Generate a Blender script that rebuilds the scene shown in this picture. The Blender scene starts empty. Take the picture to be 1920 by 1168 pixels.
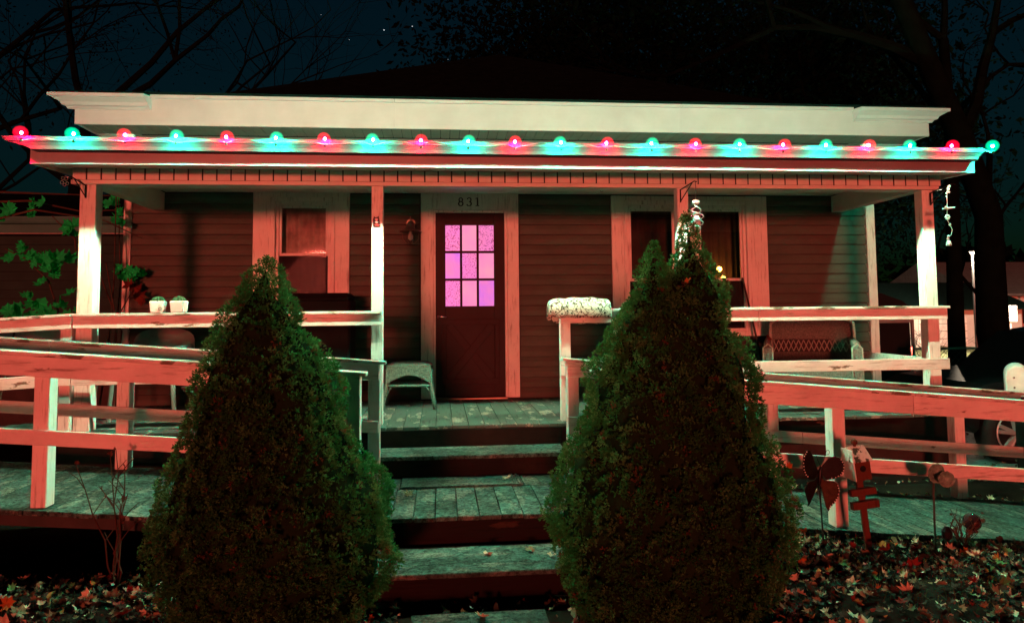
import bpy, bmesh, math, random
from math import sin, cos, pi, radians, sqrt, atan2
from mathutils import Vector, Matrix, noise

random.seed(7)
S = bpy.context.scene
COL = S.collection

# ------------------------------------------------------------------ camera
YAW, PITCH, ROLL = radians(5.56), radians(4.0), radians(.55)
cd = bpy.data.cameras.new('camera'); cam = bpy.data.objects.new('camera', cd); COL.objects.link(cam)
cd.sensor_fit = 'HORIZONTAL'; cd.sensor_width = 36; cd.lens = 36 * 1386 / 1920
cd.shift_y = -(584 - 490) / 1920
cd.clip_start = .05; cd.clip_end = 900
fw = Vector((sin(YAW) * cos(PITCH), cos(YAW) * cos(PITCH), sin(PITCH)))
r0 = Vector((cos(YAW), -sin(YAW), 0)); u0 = r0.cross(fw)
rt = r0 * cos(ROLL) - u0 * sin(ROLL); up = u0 * cos(ROLL) + r0 * sin(ROLL)
M = Matrix((rt, up, -fw)).transposed().to_4x4(); M.translation = Vector((0, 0, 1.65))
cam.matrix_world = M
S.camera = cam

# ------------------------------------------------------------------ sky, sun, exposure
SUN_EL, SUN_AZ = radians(1.6), radians(9)      # light travels +Y, a little to the right
W = bpy.data.worlds.new('World'); S.world = W; W.use_nodes = True
nt = W.node_tree; nt.nodes.clear()
sky = nt.nodes.new('ShaderNodeTexSky'); sky.sky_type = 'NISHITA'; sky.sun_disc = False
sky.sun_elevation = SUN_EL; sky.sun_rotation = pi + SUN_AZ
tint = nt.nodes.new('ShaderNodeMix'); tint.data_type = 'RGBA'; tint.blend_type = 'MULTIPLY'
tint.inputs['Factor'].default_value = 1; tint.inputs['B'].default_value = (.10, .62, 1, 1)
bg = nt.nodes.new('ShaderNodeBackground'); bg.inputs['Strength'].default_value = .009
wo = nt.nodes.new('ShaderNodeOutputWorld')
nt.links.new(sky.outputs[0], tint.inputs['A']); nt.links.new(tint.outputs['Result'], bg.inputs[0]); nt.links.new(bg.outputs[0], wo.inputs[0])
sd = bpy.data.lights.new('sun', 'SUN'); sun = bpy.data.objects.new('sun', sd); COL.objects.link(sun)
sd.energy = 2.6; sd.color = (1, .12, .08); sd.angle = radians(6)
sun.rotation_euler = Vector((sin(SUN_AZ) * cos(SUN_EL), cos(SUN_AZ) * cos(SUN_EL), -sin(SUN_EL))).to_track_quat('-Z', 'Y').to_euler()
sun.location = (-2, -10, 6)
S.view_settings.view_transform = 'Standard'; S.view_settings.look = 'None'
S.view_settings.exposure = 0; S.view_settings.gamma = 1; S.view_settings.use_curve_mapping = False
S.render.engine = 'CYCLES'
S.cycles.use_denoising = True
S.cycles.max_bounces = 6; S.cycles.diffuse_bounces = 3; S.cycles.glossy_bounces = 3; S.cycles.transparent_max_bounces = 12
S.cycles.sample_clamp_indirect = 4; S.cycles.caustics_reflective = False; S.cycles.caustics_refractive = False
S.cycles.volume_bounces = 0
BULB = 3900.0     # of a filament-sized source scaled to the globe   # bulb surface strength

# ------------------------------------------------------------------ materials
def newmat(name):
    m = bpy.data.materials.new(name); m.use_nodes = True
    return m, m.node_tree, m.node_tree.nodes['Principled BSDF']

def N(t, typ, **kw):
    n = t.nodes.new(typ)
    for k, v in kw.items():
        if hasattr(n, k): setattr(n, k, v)
        else: n.inputs[k].default_value = v
    return n

def coords(t, scale=(1, 1, 1), rnd=True):
    tc = N(t, 'ShaderNodeTexCoord'); mp = N(t, 'ShaderNodeMapping'); mp.inputs['Scale'].default_value = scale
    t.links.new(tc.outputs['Object'], mp.inputs[0])
    if rnd:
        oi = N(t, 'ShaderNodeObjectInfo'); ma = N(t, 'ShaderNodeMath', operation='MULTIPLY'); ma.inputs[1].default_value = 57
        t.links.new(oi.outputs['Random'], ma.inputs[0]); t.links.new(ma.outputs[0], mp.inputs['Location'])
    return mp.outputs[0]

def ramp(t, src, stops):
    r = N(t, 'ShaderNodeValToRGB'); e = r.color_ramp.elements
    while len(e) < len(stops): e.new(.5)
    for i, (p, c) in enumerate(stops):
        e[i].position = p; e[i].color = c if len(c) == 4 else (*c, 1)
    t.links.new(src, r.inputs[0]); return r.outputs[0]

def mixc(t, f, a, b, mode='MIX'):
    m = N(t, 'ShaderNodeMix', data_type='RGBA', blend_type=mode)
    for sock, v in ((m.inputs['Factor'], f), (m.inputs['A'], a), (m.inputs['B'], b)):
        if hasattr(v, 'is_linked'): t.links.new(v, sock)
        elif isinstance(v, (int, float)): sock.default_value = v
        else: sock.default_value = (*v, 1) if len(v) == 3 else v
    return m.outputs['Result']

def noisetex(t, vec, scale, detail=4, rough=.6):
    n = N(t, 'ShaderNodeTexNoise'); n.inputs['Scale'].default_value = scale; n.inputs['Detail'].default_value = detail; n.inputs['Roughness'].default_value = rough
    t.links.new(vec, n.inputs['Vector']); return n.outputs['Fac']

def bump(t, p, h, strength=.3, dist=.01):
    b = N(t, 'ShaderNodeBump'); b.inputs['Strength'].default_value = strength; b.inputs['Distance'].default_value = dist
    t.links.new(h, b.inputs['Height']); t.links.new(b.outputs[0], p.inputs['Normal'])

def simple(name, col, rough=.6, metal=0, var=.25, scale=6, bmp=.15):
    m, t, p = newmat(name)
    v = coords(t); n = noisetex(t, v, scale)
    d = tuple(c * (1 - var) for c in col); l = tuple(min(1, c * (1 + var * .6)) for c in col)
    t.links.new(ramp(t, n, [(.3, d), (.7, l)]), p.inputs['Base Color'])
    p.inputs['Roughness'].default_value = rough; p.inputs['Metallic'].default_value = metal; p.inputs['Specular IOR Level'].default_value = (.0 if rough > .85 else .08) if rough > .42 else .5
    if bmp: bump(t, p, noisetex(t, v, scale * 8), bmp, .004)
    return m

def worn_paint(name, paint, wood, chip, grain_axis='x', rough=.55, dirt=.35, cscale=3.0, speck=0):
    """painted board: grain along one axis, patches where the paint has flaked off, dirt"""
    m, t, p = newmat(name)
    st = {'x': (1.2, 14, 14), 'y': (14, 1.2, 14), 'z': (14, 14, 1.2)}[grain_axis]
    vg = coords(t, st); v = coords(t)
    grain = noisetex(t, vg, 3.0, 5, .65)
    pat = noisetex(t, coords(t, tuple((s ** .45) for s in st)), cscale, 6, .62)
    woodc = ramp(t, grain, [(.25, tuple(c * .55 for c in wood)), (.75, wood)])
    dn = noisetex(t, v, 2.2, 5, .7)
    paintc = mixc(t, ramp(t, dn, [(.42, (0, 0, 0)), (.75, (dirt, dirt, dirt))]), paint, tuple(c * .35 for c in wood))
    mask = ramp(t, pat, [(chip, (0, 0, 0)), (chip + .035, (1, 1, 1))])
    if rough <= .6:
        paintc = mixc(t, 1.0, paintc, ramp(t, grain, [(.30, (.50, .46, .42)), (.46, (1, 1, 1))]), 'MULTIPLY')
    basec = mixc(t, mask, paintc, woodc)
    if speck:
        sp1 = ramp(t, noisetex(t, coords(t, (1, 1, 1)), 34, 6, .8), [(.50 - speck * .12, (.12, .11, .10)), (.60, (1, 1, 1))]); sp2 = ramp(t, noisetex(t, coords(t, (1, 1, 1)), 4, 4, .7), [(.35, (.35, .34, .32)), (.62, (1, 1, 1))])
        basec = mixc(t, 1.0, mixc(t, 1.0, basec, sp1, 'MULTIPLY'), sp2, 'MULTIPLY')
    t.links.new(basec, p.inputs['Base Color'])
    p.inputs['Roughness'].default_value = rough; p.inputs['Specular IOR Level'].default_value = .05
    hm = N(t, 'ShaderNodeMath', operation='SUBTRACT')
    t.links.new(grain, hm.inputs[0]); t.links.new(mask, hm.inputs[1])
    bump(t, p, hm.outputs[0], .35, .004)
    return m

def emit(name, col, strength):
    m = bpy.data.materials.new(name); m.use_nodes = True; t = m.node_tree; t.nodes.clear()
    e = N(t, 'ShaderNodeEmission'); e.inputs[0].default_value = (*col, 1); e.inputs[1].default_value = strength
    o = N(t, 'ShaderNodeOutputMaterial'); t.links.new(e.outputs[0], o.inputs[0]); return m

MT = {}
MT['trim'] = worn_paint('white_trim_paint', (.72, .71, .66), (.30, .26, .2), .74, 'z', .45, .22)
MT['trim_x'] = worn_paint('white_trim_paint_across', (.72, .71, .66), (.30, .26, .2), .74, 'x', .45, .22)
MT['rail'] = worn_paint('white_rail_paint', (.76, .75, .70), (.26, .2, .14), .66, 'x', .5, .3)
MT['rail_post'] = worn_paint('white_post_paint', (.76, .75, .70), (.26, .2, .14), .69, 'z', .5, .3)
MT['rail_cap'] = worn_paint('weathered_rail_cap', (.70, .70, .64), (.22, .18, .13), .56, 'x', .6, .5)
MT['metal_white'] = simple('white_aluminium', (.215, .20, .205), .38, 0, .1, 3, .03)
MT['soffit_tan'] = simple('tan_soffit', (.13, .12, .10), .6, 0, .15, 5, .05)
MT['gutter'] = simple('weathered_grey_gutter', (.030, .030, .029), .45, .1, .3, 3, .08)
MT['vinyl'] = simple('pale_vinyl', (.62, .60, .54), .45, 0, .12, 3, .05)
MT['siding'] = simple('tan_vinyl_siding', (.078, .084, .064), .5, 0, .16, 4, .12)
MT['backing'] = simple('dark_sheathing', (.05, .045, .04), .8)
MT['door'] = simple('dark_red_door_paint', (.026, .014, .013), .45, 0, .2, 5, .08)
MT['dark_frame'] = simple('dark_muntin_paint', (.03, .01, .012), .5)
MT['deck'] = worn_paint('flaking_grey_deck_paint', (.075, .105, .09), (.36, .32, .26), .56, 'y', .6, .5, 2.2)
MT['deck_dull'] = worn_paint('green_grey_deck_boards', (.11, .22, .19), (.32, .38, .32), .54, 'y', .75, .9, 2.5, 1)  # green-grey paint with flaked patches and dark specks
MT['tread'] = worn_paint('worn_step_tread', (.11, .22, .19), (.34, .39, .33), .54, 'x', .7, .9, 2.6, 1)
MT['riser'] = worn_paint('flaking_dark_riser', (.007, .007, .006), (.26, .13, .09), .66, 'x', .5, .2, 1.5)
MT['shingle'] = simple('dark_roof_shingle', (.005, .013, .011), .9, 0, .4, 9, .5)
MT['iron'] = simple('black_iron', (.015, .015, .015), .4, .6)
MT['dull_chime'] = simple('weathered_chime', (.26, .28, .25), .6)
MT['brass'] = simple('aged_metal', (.25, .2, .15), .35, .8)
MT['chrome'] = simple('bright_metal', (.7, .7, .68), .25, .9, .1)
MT['wicker'] = None
MT['cable'] = simple('pale_wire', (.25, .4, .3), .5)
MT['socket'] = simple('dark_green_socket', (.02, .05, .03), .5)
MT['bulb_red'] = emit('red_bulb_filament', (1, .0012, .045), BULB * 5.0)
MT['bulb_green'] = emit('green_bulb_filament', (.0012, 1, .60), BULB * 7.6)
def globe(name, col, st):
    """clear globe filled with a soft glow"""
    m = bpy.data.materials.new(name); m.use_nodes = True; t = m.node_tree; t.nodes.clear()
    a = N(t, 'ShaderNodeBsdfTransparent'); e = N(t, 'ShaderNodeEmission'); e.inputs[0].default_value = (*col, 1); e.inputs[1].default_value = st
    o = N(t, 'ShaderNodeOutputMaterial'); t.links.new(a.outputs[0], o.inputs[0]); t.links.new(e.outputs[0], o.inputs['Volume']); return m
MT['globe_red'] = globe('glowing_red_glass', (1, .002, .03), 17); MT['globe_green'] = globe('glowing_green_glass', (.0, .80, .36), 16)
MT['soil'] = simple('damp_dark_soil', (.022, .018, .014), .9, 0, .5, 3, .6)

# wicker: tight woven strands
m, t, p = newmat('painted_wicker')
va = noisetex(t, coords(t, (1, 1, 5), False), 38, 2, .5); vb = noisetex(t, coords(t, (5, 5, 1), False), 30, 2, .5)
a1 = N(t, 'ShaderNodeMath', operation='MULTIPLY'); t.links.new(va, a1.inputs[0]); t.links.new(vb, a1.inputs[1])
t.links.new(ramp(t, a1.outputs[0], [(.14, (.075, .08, .065)), (.36, (.19, .195, .16))]), p.inputs['Base Color'])
p.inputs['Roughness'].default_value = .7; p.inputs['Specular IOR Level'].default_value = .2; bump(t, p, a1.outputs[0], .9, .01); MT['wicker'] = m

# window glass: thin pane, clear with a reflection
m = bpy.data.materials.new('window_glass'); m.use_nodes = True; t = m.node_tree; t.nodes.clear()
tr = N(t, 'ShaderNodeBsdfTransparent'); tr.inputs[0].default_value = (.8, .82, .8, 1)
gl = N(t, 'ShaderNodeBsdfGlossy'); gl.inputs['Roughness'].default_value = .03
fr = N(t, 'ShaderNodeFresnel'); fr.inputs[0].default_value = 1.5
mx = N(t, 'ShaderNodeMixShader'); o = N(t, 'ShaderNodeOutputMaterial')
t.links.new(fr.outputs[0], mx.inputs[0]); t.links.new(tr.outputs[0], mx.inputs[1]); t.links.new(gl.outputs[0], mx.inputs[2]); t.links.new(mx.outputs[0], o.inputs[0])
MT['glass'] = m

m = bpy.data.materials.new('glare_screen'); m.use_nodes = True; t = m.node_tree; t.nodes.clear()
tr = N(t, 'ShaderNodeBsdfTransparent'); df = N(t, 'ShaderNodeBsdfDiffuse'); df.inputs[0].default_value = (.02, .02, .02, 1); mx = N(t, 'ShaderNodeMixShader'); mx.inputs[0].default_value = .72; o = N(t, 'ShaderNodeOutputMaterial')
t.links.new(tr.outputs[0], mx.inputs[1]); t.links.new(df.outputs[0], mx.inputs[2]); t.links.new(mx.outputs[0], o.inputs[0]); MT['screen'] = m

def pane_mat(name, col, col2, st, sp):
    m, t, p = newmat(name)
    v = coords(t); n = noisetex(t, v, 60, 3, .7); n2 = noisetex(t, v, 3, 2)
    c = mixc(t, ramp(t, n2, [(.35, (0, 0, 0)), (.65, (1, 1, 1))]), col, col2)
    dark = ramp(t, n, [(sp, (.25, .1, .22)), (sp + .12, (1, 1, 1))])
    c = mixc(t, 1.0, c, dark, 'MULTIPLY')
    t.links.new(c, p.inputs['Emission Color']); p.inputs['Emission Strength'].default_value = st
    p.inputs['Base Color'].default_value = (.05, .02, .04, 1); p.inputs['Roughness'].default_value = .25
    bump(t, p, n, .4, .003)
    return m
PINK, LILAC, ROSE = (.88, .24, .58), (.60, .17, .90), (.92, .34, .52)
MT['pane_pink'] = pane_mat('backlit_pink_glass', PINK, ROSE, .95, .05)
MT['pane_speckled'] = pane_mat('backlit_speckled_pink_glass', PINK, (.85, .22, .7), .9, .36)
MT['pane_lilac'] = pane_mat('backlit_lilac_glass', LILAC, PINK, .9, .05)

# ------------------------------------------------------------------ mesh helpers
OFF = {}
class MB:
    def __init__(s): s.v = []; s.f = []; s.mi = []; s.cur = 0
    def add(s, vs, fs):
        b = len(s.v); s.v += [tuple(x) for x in vs]
        for f in fs: s.f.append(tuple(b + i for i in f)); s.mi.append(s.cur)
        return s
    def box(s, x0, x1, y0, y1, z0, z1):
        return s.add([(x0, y0, z0), (x1, y0, z0), (x1, y1, z0), (x0, y1, z0), (x0, y0, z1), (x1, y0, z1), (x1, y1, z1), (x0, y1, z1)],
                     [(0, 3, 2, 1), (4, 5, 6, 7), (0, 1, 5, 4), (1, 2, 6, 5), (2, 3, 7, 6), (3, 0, 4, 7)])
    def hexa(s, b4, t4):
        return s.add(list(b4) + list(t4), [(0, 3, 2, 1), (4, 5, 6, 7), (0, 1, 5, 4), (1, 2, 6, 5), (2, 3, 7, 6), (3, 0, 4, 7)])
    def sbox(s, x0, x1, y0, y1, za0, za1, zb0, zb1):     # box whose z differs at the x ends
        return s.hexa([(x0, y0, za0), (x1, y0, zb0), (x1, y1, zb0), (x0, y1, za0)], [(x0, y0, za1), (x1, y0, zb1), (x1, y1, zb1), (x0, y1, za1)])
    def tube(s, pts, r, n=6, closed_ends=True):
        pts = [Vector(p) for p in pts]; rs = r if isinstance(r, (list, tuple)) else [r] * len(pts)
        b = len(s.v); prev = None
        for i, p in enumerate(pts):
            d = (pts[min(i + 1, len(pts) - 1)] - pts[max(i - 1, 0)])
            d = d.normalized() if d.length > 1e-9 else Vector((0, 0, 1))
            if prev is None:
                a = Vector((0, 0, 1)) if abs(d.z) < .9 else Vector((1, 0, 0)); u = d.cross(a).normalized()
            else:
                u = (prev - d * prev.dot(d)); u = u.normalized() if u.length > 1e-6 else d.orthogonal().normalized()
            prev = u; w = d.cross(u)
            for k in range(n):
                q = p + (u * cos(2 * pi * k / n) + w * sin(2 * pi * k / n)) * rs[i]; s.v.append(tuple(q))
        for i in range(len(pts) - 1):
            for k in range(n):
                s.f.append((b + i * n + k, b + i * n + (k + 1) % n, b + (i + 1) * n + (k + 1) % n, b + (i + 1) * n + k)); s.mi.append(s.cur)
        if closed_ends:
            s.f.append(tuple(b + k for k in range(n))[::-1]); s.mi.append(s.cur)
            e = b + (len(pts) - 1) * n; s.f.append(tuple(e + k for k in range(n))); s.mi.append(s.cur)
        return s
    def lathe(s, prof, c=(0, 0, 0), n=14):               # (r, z) profile about z
        b = len(s.v)
        for (r, z) in prof:
            for k in range(n): s.v.append((c[0] + r * cos(2 * pi * k / n), c[1] + r * sin(2 * pi * k / n), c[2] + z))
        for i in range(len(prof) - 1):
            for k in range(n):
                s.f.append((b + i * n + k, b + i * n + (k + 1) % n, b + (i + 1) * n + (k + 1) % n, b + (i + 1) * n + k)); s.mi.append(s.cur)
        s.f.append(tuple(b + k for k in range(n))[::-1]); s.mi.append(s.cur)
        e = b + (len(prof) - 1) * n; s.f.append(tuple(e + k for k in range(n))); s.mi.append(s.cur)
        return s
    def ball(s, c, r, n=10, m=7, sz=1.0):
        prof = [(max(1e-4, r * sin(pi * i / m)), -r * cos(pi * i / m) * sz) for i in range(m + 1)]
        return s.lathe(prof, c, n)
    def prism_y(s, poly, y0, y1):                        # polygon in xz, extruded along y
        n = len(poly)
        return s.add([(x, y0, z) for x, z in poly] + [(x, y1, z) for x, z in poly],
                     [tuple(range(n)), tuple(range(2 * n - 1, n - 1, -1))] + [(i, i + n, (i + 1) % n + n, (i + 1) % n) for i in range(n)])
    def prism_x(s, poly, x0, x1, dx=None):               # polygon in yz, extruded along x; dx = end offsets per vertex
        n = len(poly); dx = dx or [(0, 0)] * n
        return s.add([(x0 + dx[i][0], y, z) for i, (y, z) in enumerate(poly)] + [(x1 + dx[i][1], y, z) for i, (y, z) in enumerate(poly)],
                     [tuple(range(n))[::-1], tuple(range(n, 2 * n))] + [(i, (i + 1) % n, (i + 1) % n + n, i + n) for i in range(n)])

def setp(o, label=None, cat=None, group=None, kind=None):
    if label: o['label'] = label
    if cat: o['category'] = cat
    if group: o['group'] = group
    if kind: o['kind'] = kind
    return o

def thing(name, label, cat, loc=(0, 0, 0), group=None):
    o = bpy.data.objects.new(name, None); COL.objects.link(o); o.location = loc; o.empty_display_size = .1
    OFF[o] = Vector(loc); return setp(o, label, cat, group)

def mk(name, mb, mats, parent=None, bevel=0, smooth=False, label=None, cat=None, group=None, kind=None, origin=None):
    """link an MB (world coordinates) as one mesh object under parent"""
    base = OFF[parent] if parent else Vector((0, 0, 0))
    org = Vector(origin) if origin is not None else (base if parent else Vector((0, 0, 0)))
    me = bpy.data.meshes.new(name)
    me.from_pydata([(x - org.x, y - org.y, z - org.z) for x, y, z in mb.v], [], mb.f)
    mats = mats if isinstance(mats, (list, tuple)) else [mats]
    for m in mats: me.materials.append(m)
    if len(mats) > 1: me.polygons.foreach_set('material_index', mb.mi)
    bm = bmesh.new(); bm.from_mesh(me)
    if len(bm.faces) < 4000: bmesh.ops.recalc_face_normals(bm, faces=bm.faces)
    bm.to_mesh(me); bm.free()
    if smooth: me.polygons.foreach_set('use_smooth', [True] * len(me.polygons))
    me.update()
    o = bpy.data.objects.new(name, me); COL.objects.link(o)
    if parent: o.parent = parent
    o.location = org - base
    OFF[o] = org
    if bevel:
        b = o.modifiers.new('bevel', 'BEVEL'); b.width = bevel; b.segments = 1; b.limit_method = 'ANGLE'; b.angle_limit = radians(40)
    return setp(o, label, cat, group, kind)

def dup(src, parent, delta, name=None):
    o = src.copy(); COL.objects.link(o); o.parent = parent
    o.location = src.location + Vector(delta); OFF[o] = OFF[src] + Vector(delta)
    for k in ('label', 'category'):
        if k in o: del o[k]
    return o

def BX(*a): return MB().box(*a)

# ================================================================== SETTING: ground
def gh(x, y):
    def ss(a, b, v):
        v = min(1, max(0, (v - a) / (b - a))); return v * v * (3 - 2 * v)
    h = .19 * ss(.9, 2.2, x) * ss(2.2, 4.2, y) * (1 - ss(4.4, 6.8, x)) * (1 - ss(5.6, 7.2, y))
    h += .10 * ss(-.4, -1.5, x) * ss(2.5, 4.2, y) * (1 - ss(5.6, 7.2, y)) * ss(-9, -5, x)
    if 4.3 < y < 6.2 and x > 1.0: h = min(h, max(-.05, .36 - .0885 * (x - 1.0) - .06))
    return h
g = MB(); xs = [-110, -60, -30, -16] + [-9 + i * .3 for i in range(61)] + [14, 20, 30, 60, 130]
ys = [-24, -12, -5] + [-1 + i * .3 for i in range(44)] + [16, 22, 30, 45, 70, 95]
for y in ys:
    for x in xs:
        near = abs(x) < 9.2 and -1.1 < y < 12.5
        g.v.append((x, y, gh(x, y) + (noise.noise((x * 1.7, y * 1.7, 3)) * .018 if near else 0)))
nx = len(xs)
for j in range(len(ys) - 1):
    for i in range(nx - 1):
        g.f.append((j * nx + i, j * nx + i + 1, (j + 1) * nx + i + 1, (j + 1) * nx + i)); g.mi.append(0)
mk('ground', g, MT['soil'], smooth=True, kind='structure')
# asphalt drive on the right under the car
m, t, p = newmat('gravelly_drive'); v = coords(t, rnd=False)
t.links.new(ramp(t, noisetex(t, v, 30, 5, .75), [(.35, (.03, .035, .032)), (.7, (.17, .19, .17))]), p.inputs['Base Color']); p.inputs['Roughness'].default_value = .9
bump(t, p, noisetex(t, v, 60), .6, .01)
d = MB(); d.add([(5.25, 6.2, .012), (16, 6.2, .012), (16, 9.6, .012), (5.25, 9.6, .012)], [(0, 1, 2, 3)])
mk('driveway', d, m, kind='structure')
# lit verge and street far right
m, t, p = newmat('far_lawn'); v = coords(t, rnd=False)
t.links.new(ramp(t, noisetex(t, v, 4, 5), [(.3, (.05, .06, .02)), (.7, (.16, .17, .07))]), p.inputs['Base Color']); p.inputs['Roughness'].default_value = .9
d = MB(); d.add([(10, 18.5, .02), (60, 18.5, .02), (60, 40, .02), (10, 40, .02)], [(0, 1, 2, 3)])
mk('far_lawn', d, m, kind='structure')
m, t, p = newmat('far_street'); p.inputs['Base Color'].default_value = (.05, .05, .05, 1); p.inputs['Roughness'].default_value = .8
d = MB(); d.add([(10, 13.8, .016), (60, 13.8, .016), (60, 17.2, .016), (10, 17.2, .016)], [(0, 1, 2, 3)])
mk('street', d, m, kind='structure')

# ================================================================== HOUSE
YW = 8.30
ZF = .70                       # porch floor
HX0, HX1 = -3.36, 5.11
house = thing('bungalow', 'tan clapboard bungalow with a white covered front porch and a dark red door numbered 831', 'house', (.87, YW, 0))
wall = MB()
def wallpanel(x0, x1, z0, z1): wall.box(x0, x1, YW + .032, YW + .15, z0, z1)
W1 = (-1.80, -1.20, 1.42, 2.90); W2a = (2.13, 2.74, 1.42, 2.88); W2b = (2.96, 3.555, 1.42, 2.88); DR = (-.065, .735, .70, 2.80)
edges = [HX0 + .01] + [e for w in (W1, DR, W2a, W2b) for e in w[:2]] + [HX1 - .01]
opn = [W1, DR, W2a, W2b]
wallpanel(edges[0], edges[1], .1, 3.63)
for i, w in enumerate(opn):
    wallpanel(w[0], w[1], .1, w[2]); wallpanel(w[0], w[1], w[3], 3.63)
    wallpanel(w[1], edges[2 * i + 3], .1, 3.63)
wallo = mk('wall', wall, MT['backing'], house)
# siding boards, one object each
COURSE = .1145
zz = ZF + .0; nsid = 0
while zz < 2.97:
    z1 = min(zz + COURSE, 3.0); zc = (zz + z1) / 2
    segs = [(HX0 + .045, -.232)] + [(.897, HX1 - .075)]
    if zc > 1.30:
        segs = [(HX0 + .045, -2.047), (-.993, -.232), (.897, 1.948), (3.822, HX1 - .075)]
    for (a, b) in segs:
        parts_ = [(a, b)]
        for (x0, x1) in parts_:
            mb = MB(); pr = [(YW + .031, zz + .004), (YW - .006, zz + .004), (YW - .009, zz + .012), (YW - .004, zz + .060), (YW + .014, z1 - .003), (YW + .031, z1 - .003)]
            mb.prism_x(pr, x0, x1)
            mk('siding_board', mb, MT['siding'], wallo, bevel=0, origin=((x0 + x1) / 2, YW, zz)); nsid += 1
    zz += COURSE
# corner boards
for (x0, x1) in ((HX0 - .035, HX0 + .042), (HX1 - .072, HX1 + .035)):
    mk('corner_board', BX(x0, x1, YW - .02, YW + .07, .15, 3.63), MT['trim'], house, .003)
# side and rear walls (side clapboards joined)
sw = MB()
for x0, x1 in ((HX0 - .005, HX0 + .10), (HX1 - .10, HX1 + .005)): sw.box(x0, x1, YW + .16, 16.9, .1, 3.63)
sw.box(HX0 + .11, HX1 - .11, 16.7, 16.9, .1, 3.63)
mk('side_wall', sw, MT['siding'], house)
# interior: floor and ceiling keep the rooms dark
it = MB(); it.box(HX0 + .12, HX1 - .12, YW + .16, 16.6, .55, .68); it.box(HX0 + .12, HX1 - .12, YW + .16, 16.6, 3.3, 3.4)
it.box(HX0 + .12, HX1 - .12, 11.0, 11.1, .69, 3.29)
mk('room_interior', it, MT['backing'], house)

# ---- windows
def casing(x0, x1, z0, z1, ix0, ix1, iz0, iz1, depth=.05, y=None):
    y = YW - .022 if y is None else y
    mb = MB(); mb.box(x0, ix0, y, y + depth, z0, z1); mb.box(ix1, x1, y, y + depth, z0, z1)
    mb.box(ix0 + .0005, ix1 - .0005, y + .001, y + depth, iz1, z1 - .001)
    if iz0 > z0: mb.box(ix0 + .0005, ix1 - .0005, y + .001, y + depth, z0, iz0)
    return mb
curt = simple('brown_red_curtain', (.10, .075, .06), .9, 0, .3, 5, .2)
def sash_window(x0, x1, z0, z1, zm, parent, cy=.16):
    """two sashes, outer frame and panes; openings x0..x1, z0..z1; meeting rail at zm"""
    w = mk('window', MB().box(x0, x0 + .035, YW - .005, YW + .09, z0, z1).box(x1 - .035, x1, YW - .005, YW + .09, z0, z1).box(x0 + .036, x1 - .036, YW - .004, YW + .09, z1 - .04, z1).box(x0 + .036, x1 - .036, YW - .004, YW + .09, z0, z0 + .03), MT['trim'], parent, .003)
    a, b = x0 + .037, x1 - .037
    s1 = MB(); yy = YW + .012
    for (q0, q1, yy) in ((zm + .0, z1 - .042, YW + .012), (z0 + .032, zm + .028, YW + .045)):
        s1 = MB(); s1.box(a, a + .026, yy, yy + .03, q0, q1).box(b - .026, b, yy, yy + .03, q0, q1)
        s1.box(a + .027, b - .027, yy + .001, yy + .03, q1 - .028, q1 - .001).box(a + .027, b - .027, yy + .001, yy + .03, q0 + .001, q0 + .03)
        mk('sash', s1, MT['trim'], w, .002)
        if q0 < zm - .1: mk('glare_screen', BX(a + .001, b - .001, YW + .018, YW + .021, q0 + .002, q1 - .03), MT['screen'], w)  # screen added to dull the sun's glare on the lower pane
        mk('pane', BX(a + .024, b - .024, yy + .012, yy + .016, q0 + .028, q1 - .026), MT['glass'], w)
    return w
c1 = MB().add([], []); c1 = casing(-2.04, -1.0, 1.36, 3.015, -1.80, -1.20, 1.42, 2.90)
mk('window_casing', c1, MT['trim'], house, .004)
mk('window_casing', casing(-1.852, -1.157, 1.45, 2.945, -1.80, -1.20, 1.42, 2.90, .02, YW - .043), MT['trim'], house, .004)
sash_window(-1.80, -1.20, 1.42, 2.90, 2.30, house)
c2 = casing(1.958, 3.812, 1.36, 2.985, 2.13, 3.555, 1.42, 2.88); c2.box(2.745, 2.955, YW - .021, YW + .028, 1.42, 2.879)
mk('window_casing', c2, MT['trim'], house, .004)
mk('window_casing', casing(2.098, 3.600, 1.45, 2.93, 2.13, 3.555, 1.42, 2.88, .02, YW - .043), MT['trim'], house, .004)
sash_window(2.13, 2.74, 1.42, 2.88, 2.0, house); sash_window(2.96, 3.555, 1.42, 2.88, 2.0, house)
# curtains (top-level things hanging inside)
def curtain(x0, x1, z0, z1, y, label, mat):
    mb = MB(); n = 40
    for i in range(n + 1):
        x = x0 + (x1 - x0) * i / n; d = .014 * sin(i * 1.35) + .008 * sin(i * .5)
        mb.v += [(x, y + d, z0), (x, y + d, z1)]
    for i in range(n): mb.f.append((2 * i, 2 * i + 2, 2 * i + 3, 2 * i + 1)); mb.mi.append(0)
    mb2 = MB(); mb2.v = mb.v + [(a, b + .004, c) for a, b, c in mb.v]; k = len(mb.v)
    mb2.f = mb.f + [tuple(k + i for i in f)[::-1] for f in mb.f]; mb2.mi = [0] * len(mb2.f)
    return mk('curtain', mb2, mat, smooth=True, label=label, cat='curtain')
curtain(-1.85, -1.15, 1.75, 2.95, 8.46, 'dim brown curtain behind the single window left of the door', simple('reddish_lace', (.75, .60, .55), .9, 0, .4, 7, .2))
curtain(2.05, 2.80, 1.3, 2.95, 8.75, 'dark curtain behind the left pane of the double window', curt)
curtain(2.9, 3.62, 1.3, 2.95, 8.74, 'dark curtain behind the glowing lamp in the right pane of the double window', curt)
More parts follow.
